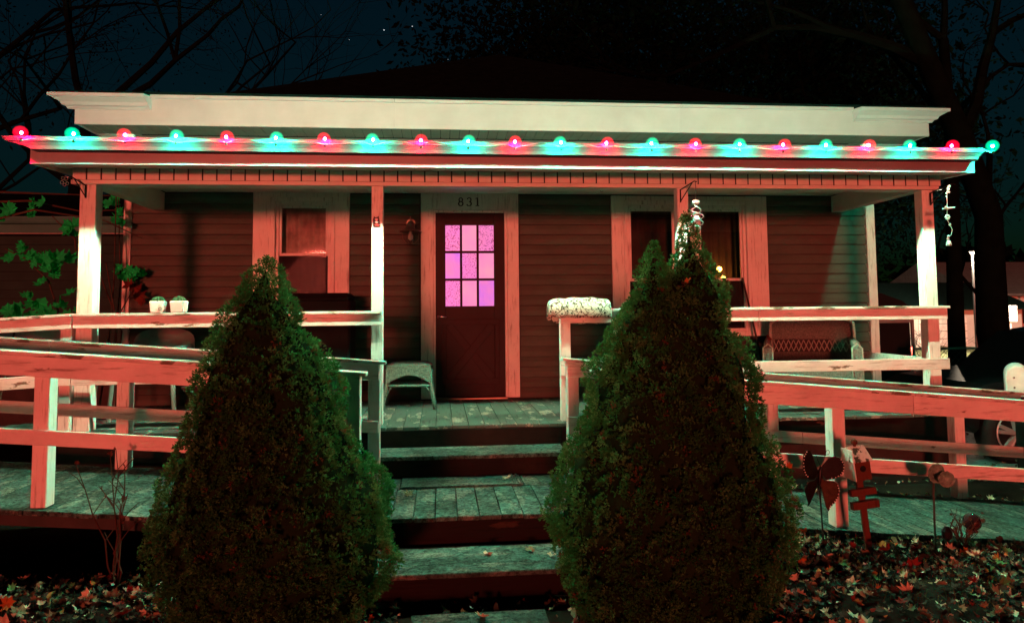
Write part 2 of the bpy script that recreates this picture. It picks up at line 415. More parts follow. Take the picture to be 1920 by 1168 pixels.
# lamp glowing inside
lamp = thing('table_lamp', 'small lamp with two glowing amber bulbs inside the right-hand window', 'lamp', (3.352, 8.62, 1.40))
mk('stand', MB().lathe([(.06, 0), (.05, .02), (.012, .05), (.012, .72)], (3.352, 8.62, 1.40), 10), MT['brass'], lamp)
glow = emit('amber_bulb', (1, .34, .045), 45)
b1 = mk('bulb', MB().ball((3.352, 8.62, 2.155), .030, 10, 7), glow, lamp, smooth=True)
mk('bulb', MB().ball((3.385, 8.60, 2.05), .030, 10, 7), glow, lamp, smooth=True)
mk('arm', MB().tube([(3.352, 8.62, 1.95), (3.37, 8.61, 1.98), (3.385, 8.60, 2.02)], .006, 6), MT['brass'], lamp)

# ---- door
dc = MB(); dc.box(-.215, -.078, YW - .03, YW + .03, .715, 3.006); dc.box(.752, .883, YW - .03, YW + .03, .715, 3.006)
dc.box(-.077, .751, YW - .029, YW + .03, 2.812, 3.005)
mk('door_casing', dc, MT['trim'], house, .004)
dj = MB(); dj.box(-.076, -.052, YW - .018, YW + .14, .71, 2.81); dj.box(.724, .750, YW - .018, YW + .14, .71, 2.81); dj.box(-.051, .723, YW - .017, YW + .14, 2.785, 2.81)
mk('door_jamb', dj, MT['trim'], house, .002)
mk('threshold', BX(-.07, .745, YW - .05, YW + .12, .702, .722), MT['brass'], house, .002)
door = MB(); DY = YW + .02
gx = [.058, .225, .243, .412, .430, .604]; gz = [1.732, 2.020, 2.040, 2.330, 2.350, 2.644]
door.box(-.05, gx[0], DY, DY + .045, .725, 2.783); door.box(gx[5], .722, DY, DY + .045, .725, 2.783)
door.box(gx[0], gx[5], DY + .0005, DY + .045, gz[5], 2.782); door.box(gx[0], gx[5], DY + .0005, DY + .045, .726, gz[0])
door_o = mk('door', door, MT['door'], house, .003)
mu = MB()
for (a, b) in ((gx[1], gx[2]), (gx[3], gx[4])): mu.box(a - .004, b + .004, DY - .006, DY + .04, gz[0], gz[5])
for (a, b) in ((gz[1], gz[2]), (gz[3], gz[4])): mu.box(gx[0], gx[5], DY - .004, DY + .038, a - .003, b + .003)
mk('muntin', mu, MT['dark_frame'], door_o, .003)
kinds = [['pane_speckled', 'pane_pink', 'pane_speckled'], ['pane_lilac', 'pane_speckled', 'pane_pink'], ['pane_speckled', 'pane_pink', 'pane_lilac']]
kl = {'pane_speckled': 'speckled pink glass pane', 'pane_pink': 'plain pink glass pane', 'pane_lilac': 'lilac tinted glass pane'}
for r in range(3):
    for c in range(3):
        k = kinds[r][c]
        # ragged-edged pane
        x0, x1 = gx[2 * c] - .003, gx[2 * c + 1] + .003; z0, z1 = gz[2 * (2 - r)] - .002, gz[2 * (2 - r) + 1] + .002
        mk('glass_pane', BX(x0, x1, DY + .016, DY + .022, z0, z1), MT[k], door_o, label=kl[k], origin=((x0 + x1) / 2, DY, (z0 + z1) / 2))
# lower panel with crossed boards
def bar(x0, z0, x1, z1, w, y0, y1):
    d = Vector((x1 - x0, z1 - z0)).normalized(); n = Vector((-d.y, d.x)) * w / 2
    return MB().prism_y([(x0 + n.x, z0 + n.y), (x1 + n.x, z1 + n.y), (x1 - n.x, z1 - n.y), (x0 - n.x, z0 - n.y)], y0, y1)
pz0, pz1, px0, px1 = .93, 1.52, .075, .60
mk('cross_board', bar(px0 + .02, pz0, px1 - .02, pz1, .085, DY - .018, DY - .001), MT['door'], door_o, .003)
mk('cross_board', bar(px0 + .02, pz1, px1 - .02, pz0, .083, DY - .014, DY - .0005), MT['door'], door_o, .003)
for z in (pz0 - .035, pz1 + .035): mk('door_rail', BX(px0 - .06, px1 + .06, DY - .012, DY - .001, z - .03, z + .03), MT['door'], door_o, .003)
for x in (px0 - .035, px1 + .035): mk('door_stile', BX(x - .025, x + .025, DY - .013, DY - .001, pz0 - .004, pz1 + .004), MT['door'], door_o, .003)
hd = MB(); hd.ball((-.018, DY - .012, 1.616), .020, 10, 6); hd.tube([(-.018, DY - .01, 1.616), (-.018, DY - .05, 1.616), (.01, DY - .055, 1.616), (.075, DY - .05, 1.608)], .009, 8)
mk('handle', hd, MT['chrome'], door_o, smooth=True)
# ---- house number 831, serif strokes
def stroke(path, widths, y0, y1):
    mb = MB(); n = len(path); L = []; R = []
    for i in range(n):
        a = Vector(path[max(i - 1, 0)]); b = Vector(path[min(i + 1, n - 1)]); d = (b - a).normalized(); q = Vector((-d.y, d.x)); p_ = Vector(path[i])
        L.append(p_ + q * widths[i] / 2); R.append(p_ - q * widths[i] / 2)
    for i in range(n - 1):
        mb.hexa([(R[i].x, y0, R[i].y), (R[i + 1].x, y0, R[i + 1].y), (R[i + 1].x, y1, R[i + 1].y), (R[i].x, y1, R[i].y)],
                [(L[i].x, y0, L[i].y), (L[i + 1].x, y0, L[i + 1].y), (L[i + 1].x, y1, L[i + 1].y), (L[i].x, y1, L[i].y)])
    return mb
def arc(cx, cz, rx, rz, a0, a1, n=16): return [(cx + rx * cos(radians(a0 + (a1 - a0) * i / n)), cz + rz * sin(radians(a0 + (a1 - a0) * i / n))) for i in range(n + 1)]
def wv(path_n, a0, a1, lo, hi): return [lo + (hi - lo) * abs(cos(radians(a0 + (a1 - a0) * i / path_n))) for i in range(path_n + 1)]
ink = simple('dark_brown_numeral', (.03, .02, .018), .5)
ny0, ny1 = YW - .041, YW - .031
zb = 2.856; hN = .094
n8 = stroke(arc(.232, zb + .068, .019, .0225, 0, 360, 20), wv(20, 0, 360, .007, .013), ny0, ny1)
q = stroke(arc(.232, zb + .0245, .024, .0245, 0, 360, 20), wv(20, 0, 360, .007, .015), ny0 + .001, ny1); n8.add(q.v, q.f)
mk('house_number', n8, ink, house, label='numeral 8')
n3 = stroke(arc(.326, zb + .069, .021, .0225, 150, -90, 16), wv(16, 150, -90, .006, .013), ny0, ny1)
q = stroke(arc(.324, zb + .0245, .026, .0245, 90, -150, 16), wv(16, 90, -150, .006, .015), ny0 + .001, ny1); n3.add(q.v, q.f)
q = MB().ball((.309, 0, zb + .079), .007, 8, 5); n3.add([(x, ny0 + .004 + y * .5, z) for x, y, z in q.v], q.f)
q = MB().ball((.303, 0, zb + .014), .007, 8, 5); n3.add([(x, ny0 + .004 + y * .5, z) for x, y, z in q.v], q.f)
mk('house_number', n3, ink, house, label='numeral 3')
n1 = MB().box(.412, .426, ny0, ny1, zb, zb + hN); n1.box(.398, .440, ny0 + .001, ny1, zb - .001, zb + .006)
q = bar(.398, zb + hN - .014, .414, zb + hN - .003, .007, ny0 + .0015, ny1); n1.add(q.v, q.f)
mk('house_number', n1, ink, house, label='numeral 1')

# ---- main roof, fascia, cornice returns, soffit
mf = MB(); mf.box(-3.75, 5.62, 7.90, 7.93, 3.635, 3.925)
for x0, x1 in ((-3.75, -3.72), (5.59, 5.62)): mf.box(x0, x1, 7.931, 16.9, 3.64, 3.92)
fas = mk('fascia', mf, MT['metal_white'], house, .002)
for (x0, x1) in ((-3.0, -2.55), (-2.545, -.49), (-.485, 2.68), (2.685, 4.70)):
    mk('drip_edge', BX(x0, x1, 7.872, 7.899, 3.915, 3.952), MT['metal_white'], fas, .002)
for x in (-.487, 2.682): mk('seam', BX(x - .012, x + .012, 7.8965, 7.8995, 3.65, 3.913), MT['metal_white'], fas)
def crown(x0, x1, lo, ro):
    prof = [(7.905, 3.79), (7.885, 3.79), (7.875, 3.815), (7.855, 3.825), (7.845, 3.855), (7.80, 3.895), (7.785, 3.90), (7.785, 3.935), (7.905, 3.935)]
    dx = [((7.905 - y) * lo, (7.905 - y) * ro) for y, z in prof]
    return MB().prism_x(prof, x0, x1, dx)
cl = crown(-3.78, -2.99, -1.6, -.35); cl.add(*(lambda q: (q.v, q.f))(MB().prism_y([(-3.752, 3.79), (-3.775, 3.80), (-3.80, 3.83), (-3.93, 3.90), (-3.95, 3.935), (-3.752, 3.935)], 7.906, 16.9)))
mk('cornice_return', cl, MT['metal_white'], house)
cr = crown(4.70, 5.62, .35, 1.6); cr.add(*(lambda q: (q.v, q.f))(MB().prism_y([(5.622, 3.79), (5.645, 3.80), (5.67, 3.83), (5.76, 3.90), (5.78, 3.935), (5.622, 3.935)], 7.906, 16.9)))
mk('cornice_return', cr, MT['metal_white'], house)
# soffit boards with ribs
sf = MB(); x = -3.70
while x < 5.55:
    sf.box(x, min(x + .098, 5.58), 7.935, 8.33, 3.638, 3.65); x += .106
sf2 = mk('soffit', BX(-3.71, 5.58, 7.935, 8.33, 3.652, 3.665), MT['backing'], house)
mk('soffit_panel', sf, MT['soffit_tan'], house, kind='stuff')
sfl = MB(); y = 8.34
while y < 16.8:
    for x0, x1 in ((-3.715, HX0 - .01), (HX1 + .01, 5.585)): sfl.box(x0, x1, y, y + .098, 3.638, 3.65)
    y += .1
mk('soffit_panel', sfl, MT['vinyl'], house, kind='stuff')
rf = MB()
e = [(-3.92, 7.79, 3.955), (5.76, 7.79, 3.955), (5.76, 17.2, 3.955), (-3.92, 17.2, 3.955)]
i_ = [(-2.85, 8.9, 4.235), (4.75, 8.9, 4.235), (4.75, 16.1, 4.235), (-2.85, 16.1, 4.235)]
ap = (1.02, 12.5, 6.12)
rf.add(e + i_ + [ap], [(0, 1, 5, 4), (1, 2, 6, 5), (2, 3, 7, 6), (3, 0, 4, 7), (4, 5, 8), (5, 6, 8), (6, 7, 8), (7, 4, 8), (3, 2, 1, 0)])
mk('roof', rf, MT['shingle'], house)
for (x, ) in ((3.62,), (3.76,)):
    pass

# ---- porch roof, gutter, beam
GY = 6.15
pr = MB(); pr.hexa([(-3.24, GY, 3.055), (4.785, GY, 3.055), (4.785, 8.30, 3.50), (-3.24, 8.30, 3.50)], [(-3.24, GY - .03, 3.075), (4.785, GY - .03, 3.075), (4.785, 8.29, 3.53), (-3.24, 8.29, 3.53)])
mk('porch_roof', pr, MT['shingle'], house)
# gable ends of the porch roof closed with white boards
for x0, x1 in ((-3.238, -3.215), (4.76, 4.783)):
    mk('rake_board', MB().add([(x0, GY + .02, 2.868), (x1, GY + .02, 2.868), (x1, 8.29, 2.95), (x0, 8.29, 2.95), (x0, GY + .02, 3.053), (x1, GY + .02, 3.053), (x1, 8.29, 3.495), (x0, 8.29, 3.495)],
       [(0, 3, 2, 1), (4, 5, 6, 7), (0, 1, 5, 4), (1, 2, 6, 5), (2, 3, 7, 6), (3, 0, 4, 7)]), MT['vinyl'], house)
mk('porch_fascia', BX(-3.24, 4.785, GY - .012, GY + .012, 2.865, 3.05), MT['metal_white'], house, .003)
gp = [(GY - .013, 2.962), (GY - .082, 2.962), (GY - .090, 2.968), (GY - .094, 2.995), (GY - .108, 3.022), (GY - .116, 3.030), (GY - .116, 3.066), (GY - .108, 3.068), (GY - .106, 3.045), (GY - .07, 2.985), (GY - .02, 2.985), (GY - .014, 3.07), (GY - .013, 3.07)]
lo = [-.10, -.10, -.105, -.15, -.27, -.285, -.315, -.315, -.30, -.13, -.13, -.31, -.31]
hi = [.0, .0, .005, .015, .035, .04, .05, .05, .04, .01, .01, .04, .04]
gt = MB().prism_x(gp, -3.09, 4.757, list(zip(lo, hi)))
gut = mk('gutter', gt, MT['gutter'], house)
# porch soffit, ribbed and rising slightly to the beam
ps = MB(); x = -3.21
mk('porch_soffit', MB().hexa([(-3.21, GY + .013, 2.880), (4.755, GY + .013, 2.880), (4.755, 6.60, 2.935), (-3.21, 6.60, 2.935)], [(-3.21, GY + .013, 2.895), (4.755, GY + .013, 2.895), (4.755, 6.60, 2.95), (-3.21, 6.60, 2.95)]), MT['backing'], house)
while x < 4.74:
    x1 = min(x + .128, 4.755)
    ps.hexa([(x, GY + .013, 2.868), (x1, GY + .013, 2.868), (x1, 6.60, 2.923), (x, 6.60, 2.923)], [(x, GY + .013, 2.879), (x1, GY + .013, 2.879), (x1, 6.60, 2.934), (x, 6.60, 2.934)]); x += .136
mk('soffit_panel', ps, MT['vinyl'], house, kind='stuff')
# front beam: core, lower trim, upper vinyl pieces
mk('groove_shade', BX(-3.085, 4.68, 6.5048, 6.5052, 2.807, 2.907), MT['backing'], house)  # thin dark strip painting the shade inside the panel grooves
beam = mk('porch_beam', MB().box(-3.088, 4.683, 6.5056, 6.665, 2.785, 2.925).box(-3.098, 4.692, 6.497, 6.67, 2.772, 2.806).box(-3.096, 4.690, 6.498, 6.504, 2.908, 2.924), MT['vinyl'], house, .002)
x = -3.085; proto = None
while x < 4.67:
    if proto is None:
        proto = mk('beam_panel', BX(x, x + .106, 6.4955, 6.5045, 2.808, 2.906), MT['vinyl'], beam, .003, origin=(x, 6.5, 2.8)); x_ = x
    else:
        dup(proto, beam, (x - x_, random.uniform(-.001, .001), 0))
    x += .1183
for xc in (-3.035, 4.672):
    x0, x1 = (xc - .06, xc + .06)
    mk('side_beam', BX(xc - .06, xc + .06, 6.672, 8.285, 2.80, 2.99), MT['vinyl'], house, .003)
# porch ceiling boards
ceil = mk('porch_ceiling', BX(-3.2, 4.75, 6.61, 8.29, 3.012, 3.03), MT['vinyl'], house)
cb = MB(); x = -2.97
while x < 4.6:
    cb.box(x, min(x + .133, 4.61), 6.675, 8.285, 2.998, 3.0105); x += .136
mk('ceiling_board', cb, MT['vinyl'], ceil, kind='stuff')
mk('ceiling_light', MB().lathe([(.075, 0), (.085, -.012), (.06, -.03), (.02, -.04)], (.447, 7.7, 2.997), 14), MT['metal_white'], house, smooth=True)
mk('ceiling_hook', MB().tube([(1.73, 7.82, 2.997), (1.73, 7.82, 2.965), (1.742, 7.82, 2.948), (1.76, 7.82, 2.955), (1.76, 7.82, 2.972)], .004, 6), MT['metal_white'], house)
# porch posts
PY0 = 6.505
for (x0, x1, y0, y1) in ((-3.035, -2.905, 6.525, 6.655), (-.597, -.497, 6.507, 6.607), (2.153, 2.255, 6.507, 6.607), (4.535, 4.648, 6.525, 6.64)):
    mk('porch_post', BX(x0, x1, y0, y1, ZF + .003, 2.771), MT['rail_post'], house, .004)
# porch floor boards
pf = mk('porch_floor', BX(-3.09, 4.70, 6.43, 8.28, .52, ZF - .030), MT['backing'], house)
x = -3.1; first = None
while x < 4.68:
    dz = random.uniform(-.0025, .0025); dy = random.uniform(-.008, .008)
    if first is None:
        first = mk('floor_board', BX(x, x + .134, 6.392, 8.292, ZF - .028, ZF), MT['deck'], pf, .003, origin=(x, 6.4, ZF)); xf = x
    else: dup(first, pf, (x - xf, dy, dz))
    x += .1392
mk('floor_joist', MB().box(-3.09, -.52, 6.40, 6.428, .46, .668).box(1.12, 4.70, 6.40, 6.428, .46, .668), MT['riser'], house)
# dark skirt under the porch
mk('porch_skirt', MB().box(-3.05, -.55, 6.45, 6.47, .05, .455).box(1.15, 4.66, 6.45, 6.47, .05, .455).box(4.64, 4.66, 6.48, 8.25, .05, .5).box(-3.05, -3.03, 6.48, 8.25, .05, .5), MT['backing'], house)
# wall lantern beside the door
lan = MB()
LX, LY, LZ = -.325, YW - .13, 2.50
wl = mk('wall_lantern', MB().lathe([(.05, .0), (.05, .018)], (0, 0, 0), 12).add([], []), MT['brass'], house, origin=(0, 0, 0))
for v_ in wl.data.vertices:
    x_, y_, z_ = v_.co; v_.co = (LX + x_, YW - .008 - z_, 2.66 + y_)
mk('lantern_shade', MB().lathe([(.012, .17), (.03, .16), (.048, .12), (.05, .085), (.118, .062), (.122, .052), (.045, .07), (.02, .09)], (LX, LY, LZ), 18), MT['brass'], wl, smooth=True)
mk('lantern_arm', MB().tube([(LX, YW - .01, 2.66), (LX, YW - .05, 2.70), (LX, LY, 2.715), (LX, LY, 2.665)], .007, 6), MT['brass'], wl)
mk('lantern_bulb', MB().lathe([(.012, .06), (.016, .045), (.03, .0), (.026, -.03), (.004, -.045)], (LX, LY, LZ), 12), simple('frosted_bulb', (.5, .45, .38), .2), wl, smooth=True)
cg = MB()
for k in range(4):
    a = k * pi / 2 + .4; cg.tube([(LX + .1 * cos(a), LY + .1 * sin(a), LZ + .055), (LX + .09 * cos(a), LY + .09 * sin(a), LZ - .03), (LX + .05 * cos(a), LY + .05 * sin(a), LZ - .075), (LX, LY, LZ - .085)], .0022, 4)
mk('lantern_cage', cg, MT['brass'], wl)
# brackets fixed to posts
def bracket(x, y, z, dx, dy, h=.12, l=.15):
    mb = MB(); mb.tube([(x, y, z), (x, y, z - h)], .007, 5); mb.tube([(x, y, z - .005), (x + dx * l, y + dy * l, z + .045), (x + dx * (l + .03), y + dy * (l + .03), z + .035)], .006, 5)
    mb.tube([(x, y, z - h + .01), (x + dx * l * .85, y + dy * l * .85, z + .035)], .005, 5); return mb
mk('plant_bracket', bracket(2.180, 6.497, 2.758, .35, -.9, .12, .20), MT['iron'], house)
mk('plant_bracket', bracket(4.612, 6.512, 2.745, .25, -.95, .12, .24), MT['iron'], house)
mk('plant_bracket', bracket(-2.985, 6.515, 2.765, -.5, -.85, .11, .12), MT['iron'], house)
# little plaque on the post
pl = thing('post_plaque', 'little black, white and red plaque tacked to the porch post left of the door', 'plaque', (-.553, 6.50, 2.45))
mk('board', MB().prism_y([(-.585, 2.475), (-.575, 2.505), (-.565, 2.495), (-.545, 2.498), (-.535, 2.507), (-.528, 2.47), (-.520, 2.412), (-.580, 2.410)], 6.499, 6.506), MT['iron'], pl)
wm = simple('white_enamel', (.8, .8, .78), .4); rm = simple('red_enamel', (.5, .02, .02), .4)
q = MB().ball((0, 0, 0), .014, 10, 6); mk('badge', MB().add([(-.553 + x, 6.497 + y * .2, 2.476 + z * .7) for x, y, z in q.v], q.f), wm, pl, smooth=True)
mk('badge', MB().add([(-.552 + x * 1.1, 6.497 + y * .2, 2.453 + z * .8) for x, y, z in q.v], q.f), wm, pl, smooth=True)
mk('badge', MB().add([(-.548 + x * 1.5, 6.497 + y * .2, 2.427 + z * .8) for x, y, z in q.v], q.f), rm, pl, smooth=True)

# ================================================================== LIGHT STRING
ls = thing('light_string', 'string of alternating red and green lit bulbs along the porch gutter', 'string lights', (.82, 6.06, 3.078))
by = 5.988
bx = [-3.226 + (4.840 + 3.226) / 21 * i for i in range(22)]
pts = []
for i in range(21):
    for k in range(6):
        u = k / 6; pts.append((bx[i] + .382 * u, by - .012 + .01 * sin(i * 2 + u * 6), 3.018 + .020 * sin(pi * u) * (1 if i % 3 else .4) + .008 * sin(i * 1.7 + 5 * u)))
pts.append((bx[21], by, 3.018))
mk('cable', MB().tube(pts, .0042, 5), MT['cable'], ls)
def bulb_mb(c, tx, ty):
    mb = MB().lathe([(.009, -.018), (.015, -.012), (.034, .000), (.050, .020), (.056, .042), (.050, .066), (.033, .086), (.002, .097)], (0, 0, 0), 14)
    R = Matrix.Rotation(tx, 3, 'X') @ Matrix.Rotation(ty, 3, 'Y')
    mb.v = [tuple(R @ Vector(v_) + Vector(c)) for v_ in mb.v]; return mb
for i in range(22):
    c = (bx[i], by - .008, 3.014 + .022 * ((i - 11) / 11) ** 2); red = i % 2 == 0
    tx, ty = random.uniform(.0, .25), random.uniform(-.25, .25)
    b = mk('bulb', bulb_mb(c, tx, ty), MT['globe_red' if red else 'globe_green'], ls, smooth=True, label='lit red bulb' if red else 'lit green bulb')
    mk('filament', MB().ball((c[0], c[1], c[2] + .042), .010, 10, 7, 1.15), MT['bulb_red' if red else 'bulb_green'], b)
    s_ = MB().lathe([(.006, -.026), (.0105, -.024), (.0105, -.002), (.008, .001)], c, 8); mk('socket', s_, MT['socket'], b)

# ================================================================== STEPS AND LANDING
st = thing('porch_steps', 'two worn wooden steps rising from the ramp landing to the porch', 'steps', (.28, 6.1, .36))
SX0, SX1 = -.50, 1.03
mk('riser', BX(SX0, SX1 + .01, 6.365, 6.39, .535, ZF - .030), MT['riser'], st)
mk('tread', BX(SX0 - .01, SX1 - .02, 5.955, 6.14, .502, .533), MT['tread'], st, .004)
mk('tread', BX(SX0 - .005, SX1 - .01, 6.145, 6.364, .501, .531), MT['tread'], st, .004)
mk('riser', BX(SX0, SX1 - .03, 5.985, 6.01, .365, .500), MT['riser'], st)
ld = thing('ramp_landing', 'weathered plank landing between the porch steps and the lower steps', 'landing', (.2, 5.3, 0))
LZ_ = .36; x = -.60; fb = None
while x < 1.12:
    if fb is None:
        fb = mk('deck_board', BX(x, x + .137, 4.835, 5.62, LZ_ - .03, LZ_), MT['deck_dull'], ld, .004, origin=(x, 4.84, LZ_)); xf = x
    else: dup(fb, ld, (x - xf, random.uniform(-.007, .007), random.uniform(-.003, .003)))
    x += .1415
mk('cross_plank', BX(-.30, .62, 5.63, 5.985, LZ_ - .03, LZ_ + .004), MT['tread'], ld, .004)
mk('cross_plank', BX(-.62, -.31, 5.632, 5.984, LZ_ - .03, LZ_ - .001), MT['deck_dull'], ld, .004)
mk('cross_plank', BX(.63, 1.15, 5.628, 5.984, LZ_ - .03, LZ_ - .002), MT['deck_dull'], ld, .004)
mk('strip', MB().box(-.30, .60, 5.612, 5.64, LZ_ + .006, LZ_ + .016).box(.55, .565, 5.66, 5.98, LZ_ + .006, LZ_ + .014).box(.585, .60, 5.66, 5.98, LZ_ + .006, LZ_ + .014), MT['deck_dull'], ld)
MT['riser2'] = worn_paint('flaking_dark_red_riser', (.010, .006, .005), (.05, .025, .018), .60, 'x', .5, .2, 1.5)
mk('skirt_board', BX(-.60, 1.13, 4.86, 4.885, .03, LZ_ - .032), MT['riser2'], ld)
fs = thing('front_steps', 'two low grey steps between the conical spruces below the landing', 'steps', (.15, 4.4, 0))
mk('tread', BX(-.44, .80, 4.30, 4.455, .160, .190), MT['tread'], fs, .005)
mk('tread', BX(-.445, .795, 4.46, 4.80, .158, .188), MT['tread'], fs, .005)
mk('riser', BX(-.43, .79, 4.335, 4.36, .03, .158), MT['riser2'], fs)
mk('tread', BX(-.16, .56, 3.78, 4.10, .012, .05), MT['tread'], fs, .005)

# ================================================================== RAMPS AND RAILINGS
def capz(x):
    if x < -.5: return 1.288 + .0795 * (-.5 - x)
    if x > 1.0: return 1.285 - .0885 * (x - 1.0)
    return 1.287
def ramp_deck(name, label, x0, x1):
    r = thing(name, label, 'ramp', ((x0 + x1) / 2, 5.3, 0)); n = int((x1 - x0) / .142); first = None
    core = MB().sbox(x0, x1, 4.74, 5.93, capz(x0) - .925 - .10, capz(x0) - .925 - .032, capz(x1) - .925 - .10, capz(x1) - .925 - .032)
    mk('frame', core, MT['backing'], r)
    x = x0
    sl = (capz(x1) - capz(x0)) / (x1 - x0)
    while x < x1 - .1:
        z = capz(x) - .925
        if first is None:
            first = mk('deck_board', MB().sbox(x, x + .137, 4.70, 5.95, z - .03, z, z - .03 + .137 * sl, z + .137 * sl), MT['deck_dull'], r, .003, origin=(x, 4.7, z)); f0 = (x, z)
        else: dup(first, r, (x - f0[0], random.uniform(-.006, .006), z - f0[1] + random.uniform(-.002, .002)))
        x += .1425
    return r
ramp_deck('wheelchair_ramp', 'weathered plank ramp climbing left from the landing behind the red-lit rail', -5.3, -.62)
ramp_deck('wheelchair_ramp', 'weathered plank ramp descending right from the landing to the leafy ground', 1.14, 4.95)
# platform and upper flight on the left
plt = thing('upper_ramp', 'short plank ramp dropping left from the end of the porch', 'ramp', (-3.9, 7.0, 0))
x = -3.12
first = None
while x > -5.2:
    z = ZF - .08 * (-3.1 - x)
    if first is None: first = mk('deck_board', BX(x - .137, x, 6.45, 7.6, z - .03, z), MT['deck_dull'], plt, .003, origin=(x, 6.45, z)); f0 = (x, z)
    else: dup(first, plt, (x - f0[0], 0, z - f0[1]))
    x -= .142

def railing(label, y, x0, x1, posts, zfun, group=None, deckoff=.925, mid=.46, over0=.04, over1=.04, capw=.14, post_depth=.10, board_h=.122, mid_h=.09, name='ramp_railing', depthdir=1):
    """boards face the yard (toward -y); posts behind the boards"""
    r = thing(name, label, 'railing', ((x0 + x1) / 2, y, zfun((x0 + x1) / 2) - deckoff), group)
    L = 2.35; n = max(1, round((x1 - x0) / L))
    for i in range(n):
        a, b = x0 + (x1 - x0) * i / n, x0 + (x1 - x0) * (i + 1) / n - .003
        za, zb_ = zfun(a), zfun(b)
        ca = a - (over0 if i == 0 else 0); cb_ = b + (over1 if i == n - 1 else 0); dz = random.uniform(-.002, .002)
        mk('cap', MB().sbox(ca, cb_, y - .035, y - .035 + capw, zfun(ca) - .024, zfun(ca), zfun(cb_) - .024 + dz, zfun(cb_) + dz), MT['rail_cap'], r, .003)
        mk('top_board', MB().sbox(a, b, y - .012, y + .012, za - .024 - board_h, za - .0245, zb_ - .024 - board_h, zb_ - .0245), MT['rail'], r, .003)
        mk('mid_board', MB().sbox(a, b, y - .012, y + .012, za - mid - mid_h, za - mid, zb_ - mid - mid_h, zb_ - mid), MT['rail'], r, .003)
    for px in posts:
        zt = zfun(px) - .026
        mk('post', MB().box(px - .045, px + .045, y + .0125, y + .0125 + post_depth, zfun(px) - deckoff + .004 - .002, zt), MT['rail_post'], r, .004)
    return r
railing('red-lit white railing along the yard side of the left ramp', 4.745, -5.3, -.50, [-4.55, -2.395, -.548], capz)
railing('white railing on the porch side of the left ramp, behind the red-lit one', 5.85, -5.3, -.475, [-4.4, -2.375, -.515], capz, over1=.055)
railing('orange-lit weathered railing along the yard side of the right ramp', 4.745, 1.02, 5.3, [1.1, 2.64, 4.35], capz)
railing('white railing on the porch side of the right ramp, behind the orange-lit one', 5.90, 1.01, 4.9, [1.06, 2.72, 4.35], capz)
PL = lambda x: 1.680
railing('white porch railing left of the front steps with two potted cacti on it', 6.47, -3.03, -.497, [], PL, mid=.49, board_h=.10, mid_h=.10, over0=.0, over1=.0, capw=.13, deckoff=.98, name='porch_railing')
r_ = railing('white porch railing right of the front steps with a patterned cushion on it', 6.47, 1.05, 4.69, [1.10], PL, mid=.485, board_h=.10, mid_h=.10, over0=.0, over1=.015, capw=.13, deckoff=.98, name='porch_railing', post_depth=.08)
PU = lambda x: 1.680 - .055 * max(0, -3.033 - x)
railing('white railing beyond the porch corner post above the left ramp', 6.47, -5.0, -3.036, [-3.09, -4.4], PU, mid=.49, board_h=.10, mid_h=.10, over0=.0, over1=.0, capw=.13, deckoff=1.0)
railing('plain railing on the far side of the short ramp left of the porch', 7.62, -5.0, -3.45, [-3.5, -4.5], lambda x: 1.60 + .05 * (x + 3.4), mid=.49, deckoff=.96)
# side rails at the porch ends
for (x, lab) in ((4.63, 'white side railing at the right end of the porch'),):
    r = thing('side_railing', lab, 'railing', (x, 7.4, ZF))
    mk('top_board', BX(x - .012, x + .012, 6.65, 8.27, 1.55, 1.65), MT['rail'], r, .003)
    mk('mid_board', BX(x - .012, x + .012, 6.65, 8.27, 1.10, 1.19), MT['rail'], r, .003)
#@@MORE@@
# ================================================================== CONICAL SPRUCES
import numpy as np
RNG = np.random.default_rng(11)
def foliage_mat(name, dark, light, trans=.38):
    m = bpy.data.materials.new(name); m.use_nodes = True; t = m.node_tree; t.nodes.clear()
    v = coords(t, rnd=False); n = noisetex(t, v, 9, 3); c = ramp(t, n, [(.3, dark), (.7, light)])
    d = N(t, 'ShaderNodeBsdfDiffuse'); q = N(t, 'ShaderNodeBsdfTranslucent'); x = N(t, 'ShaderNodeMixShader'); x.inputs[0].default_value = trans
    o = N(t, 'ShaderNodeOutputMaterial'); t.links.new(c, d.inputs[0]); t.links.new(c, q.inputs[0]); t.links.new(d.outputs[0], x.inputs[1]); t.links.new(q.outputs[0], x.inputs[2]); t.links.new(x.outputs[0], o.inputs[0])
    return m
MT['needle'] = foliage_mat('spruce_needles', (.026, .13, .034), (.050, .20, .052))
MT['needle_tip'] = foliage_mat('spruce_needle_tips', (.08, .25, .08), (.12, .32, .11))
MT['needle_dead'] = foliage_mat('dry_brown_needles', (.10, .06, .03), (.16, .10, .05))
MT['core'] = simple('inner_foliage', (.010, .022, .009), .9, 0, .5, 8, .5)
def np_mesh(name, V, F3, mats, MI, parent, kind=None, smooth=False, **kw):
    """V (n,3) world, F3 (m,k) faces"""
    base = OFF[parent] if parent else Vector((0, 0, 0))
    V = V - np.array(base); me = bpy.data.meshes.new(name); k = F3.shape[1]
    me.vertices.add(len(V)); me.vertices.foreach_set('co', V.astype(np.float32).ravel())
    me.loops.add(F3.size); me.loops.foreach_set('vertex_index', F3.astype(np.int32).ravel())
    me.polygons.add(len(F3)); me.polygons.foreach_set('loop_start', np.arange(0, F3.size, k, dtype=np.int32))
    try: me.polygons.foreach_set('loop_total', np.full(len(F3), k, dtype=np.int32))
    except Exception: pass
    for m in mats: me.materials.append(m)
    if MI is not None: me.polygons.foreach_set('material_index', MI.astype(np.int32))
    me.update(calc_edges=True); me.validate()
    o = bpy.data.objects.new(name, me); COL.objects.link(o)
    if parent: o.parent = parent
    OFF[o] = base; return setp(o, kind=kind, **kw)
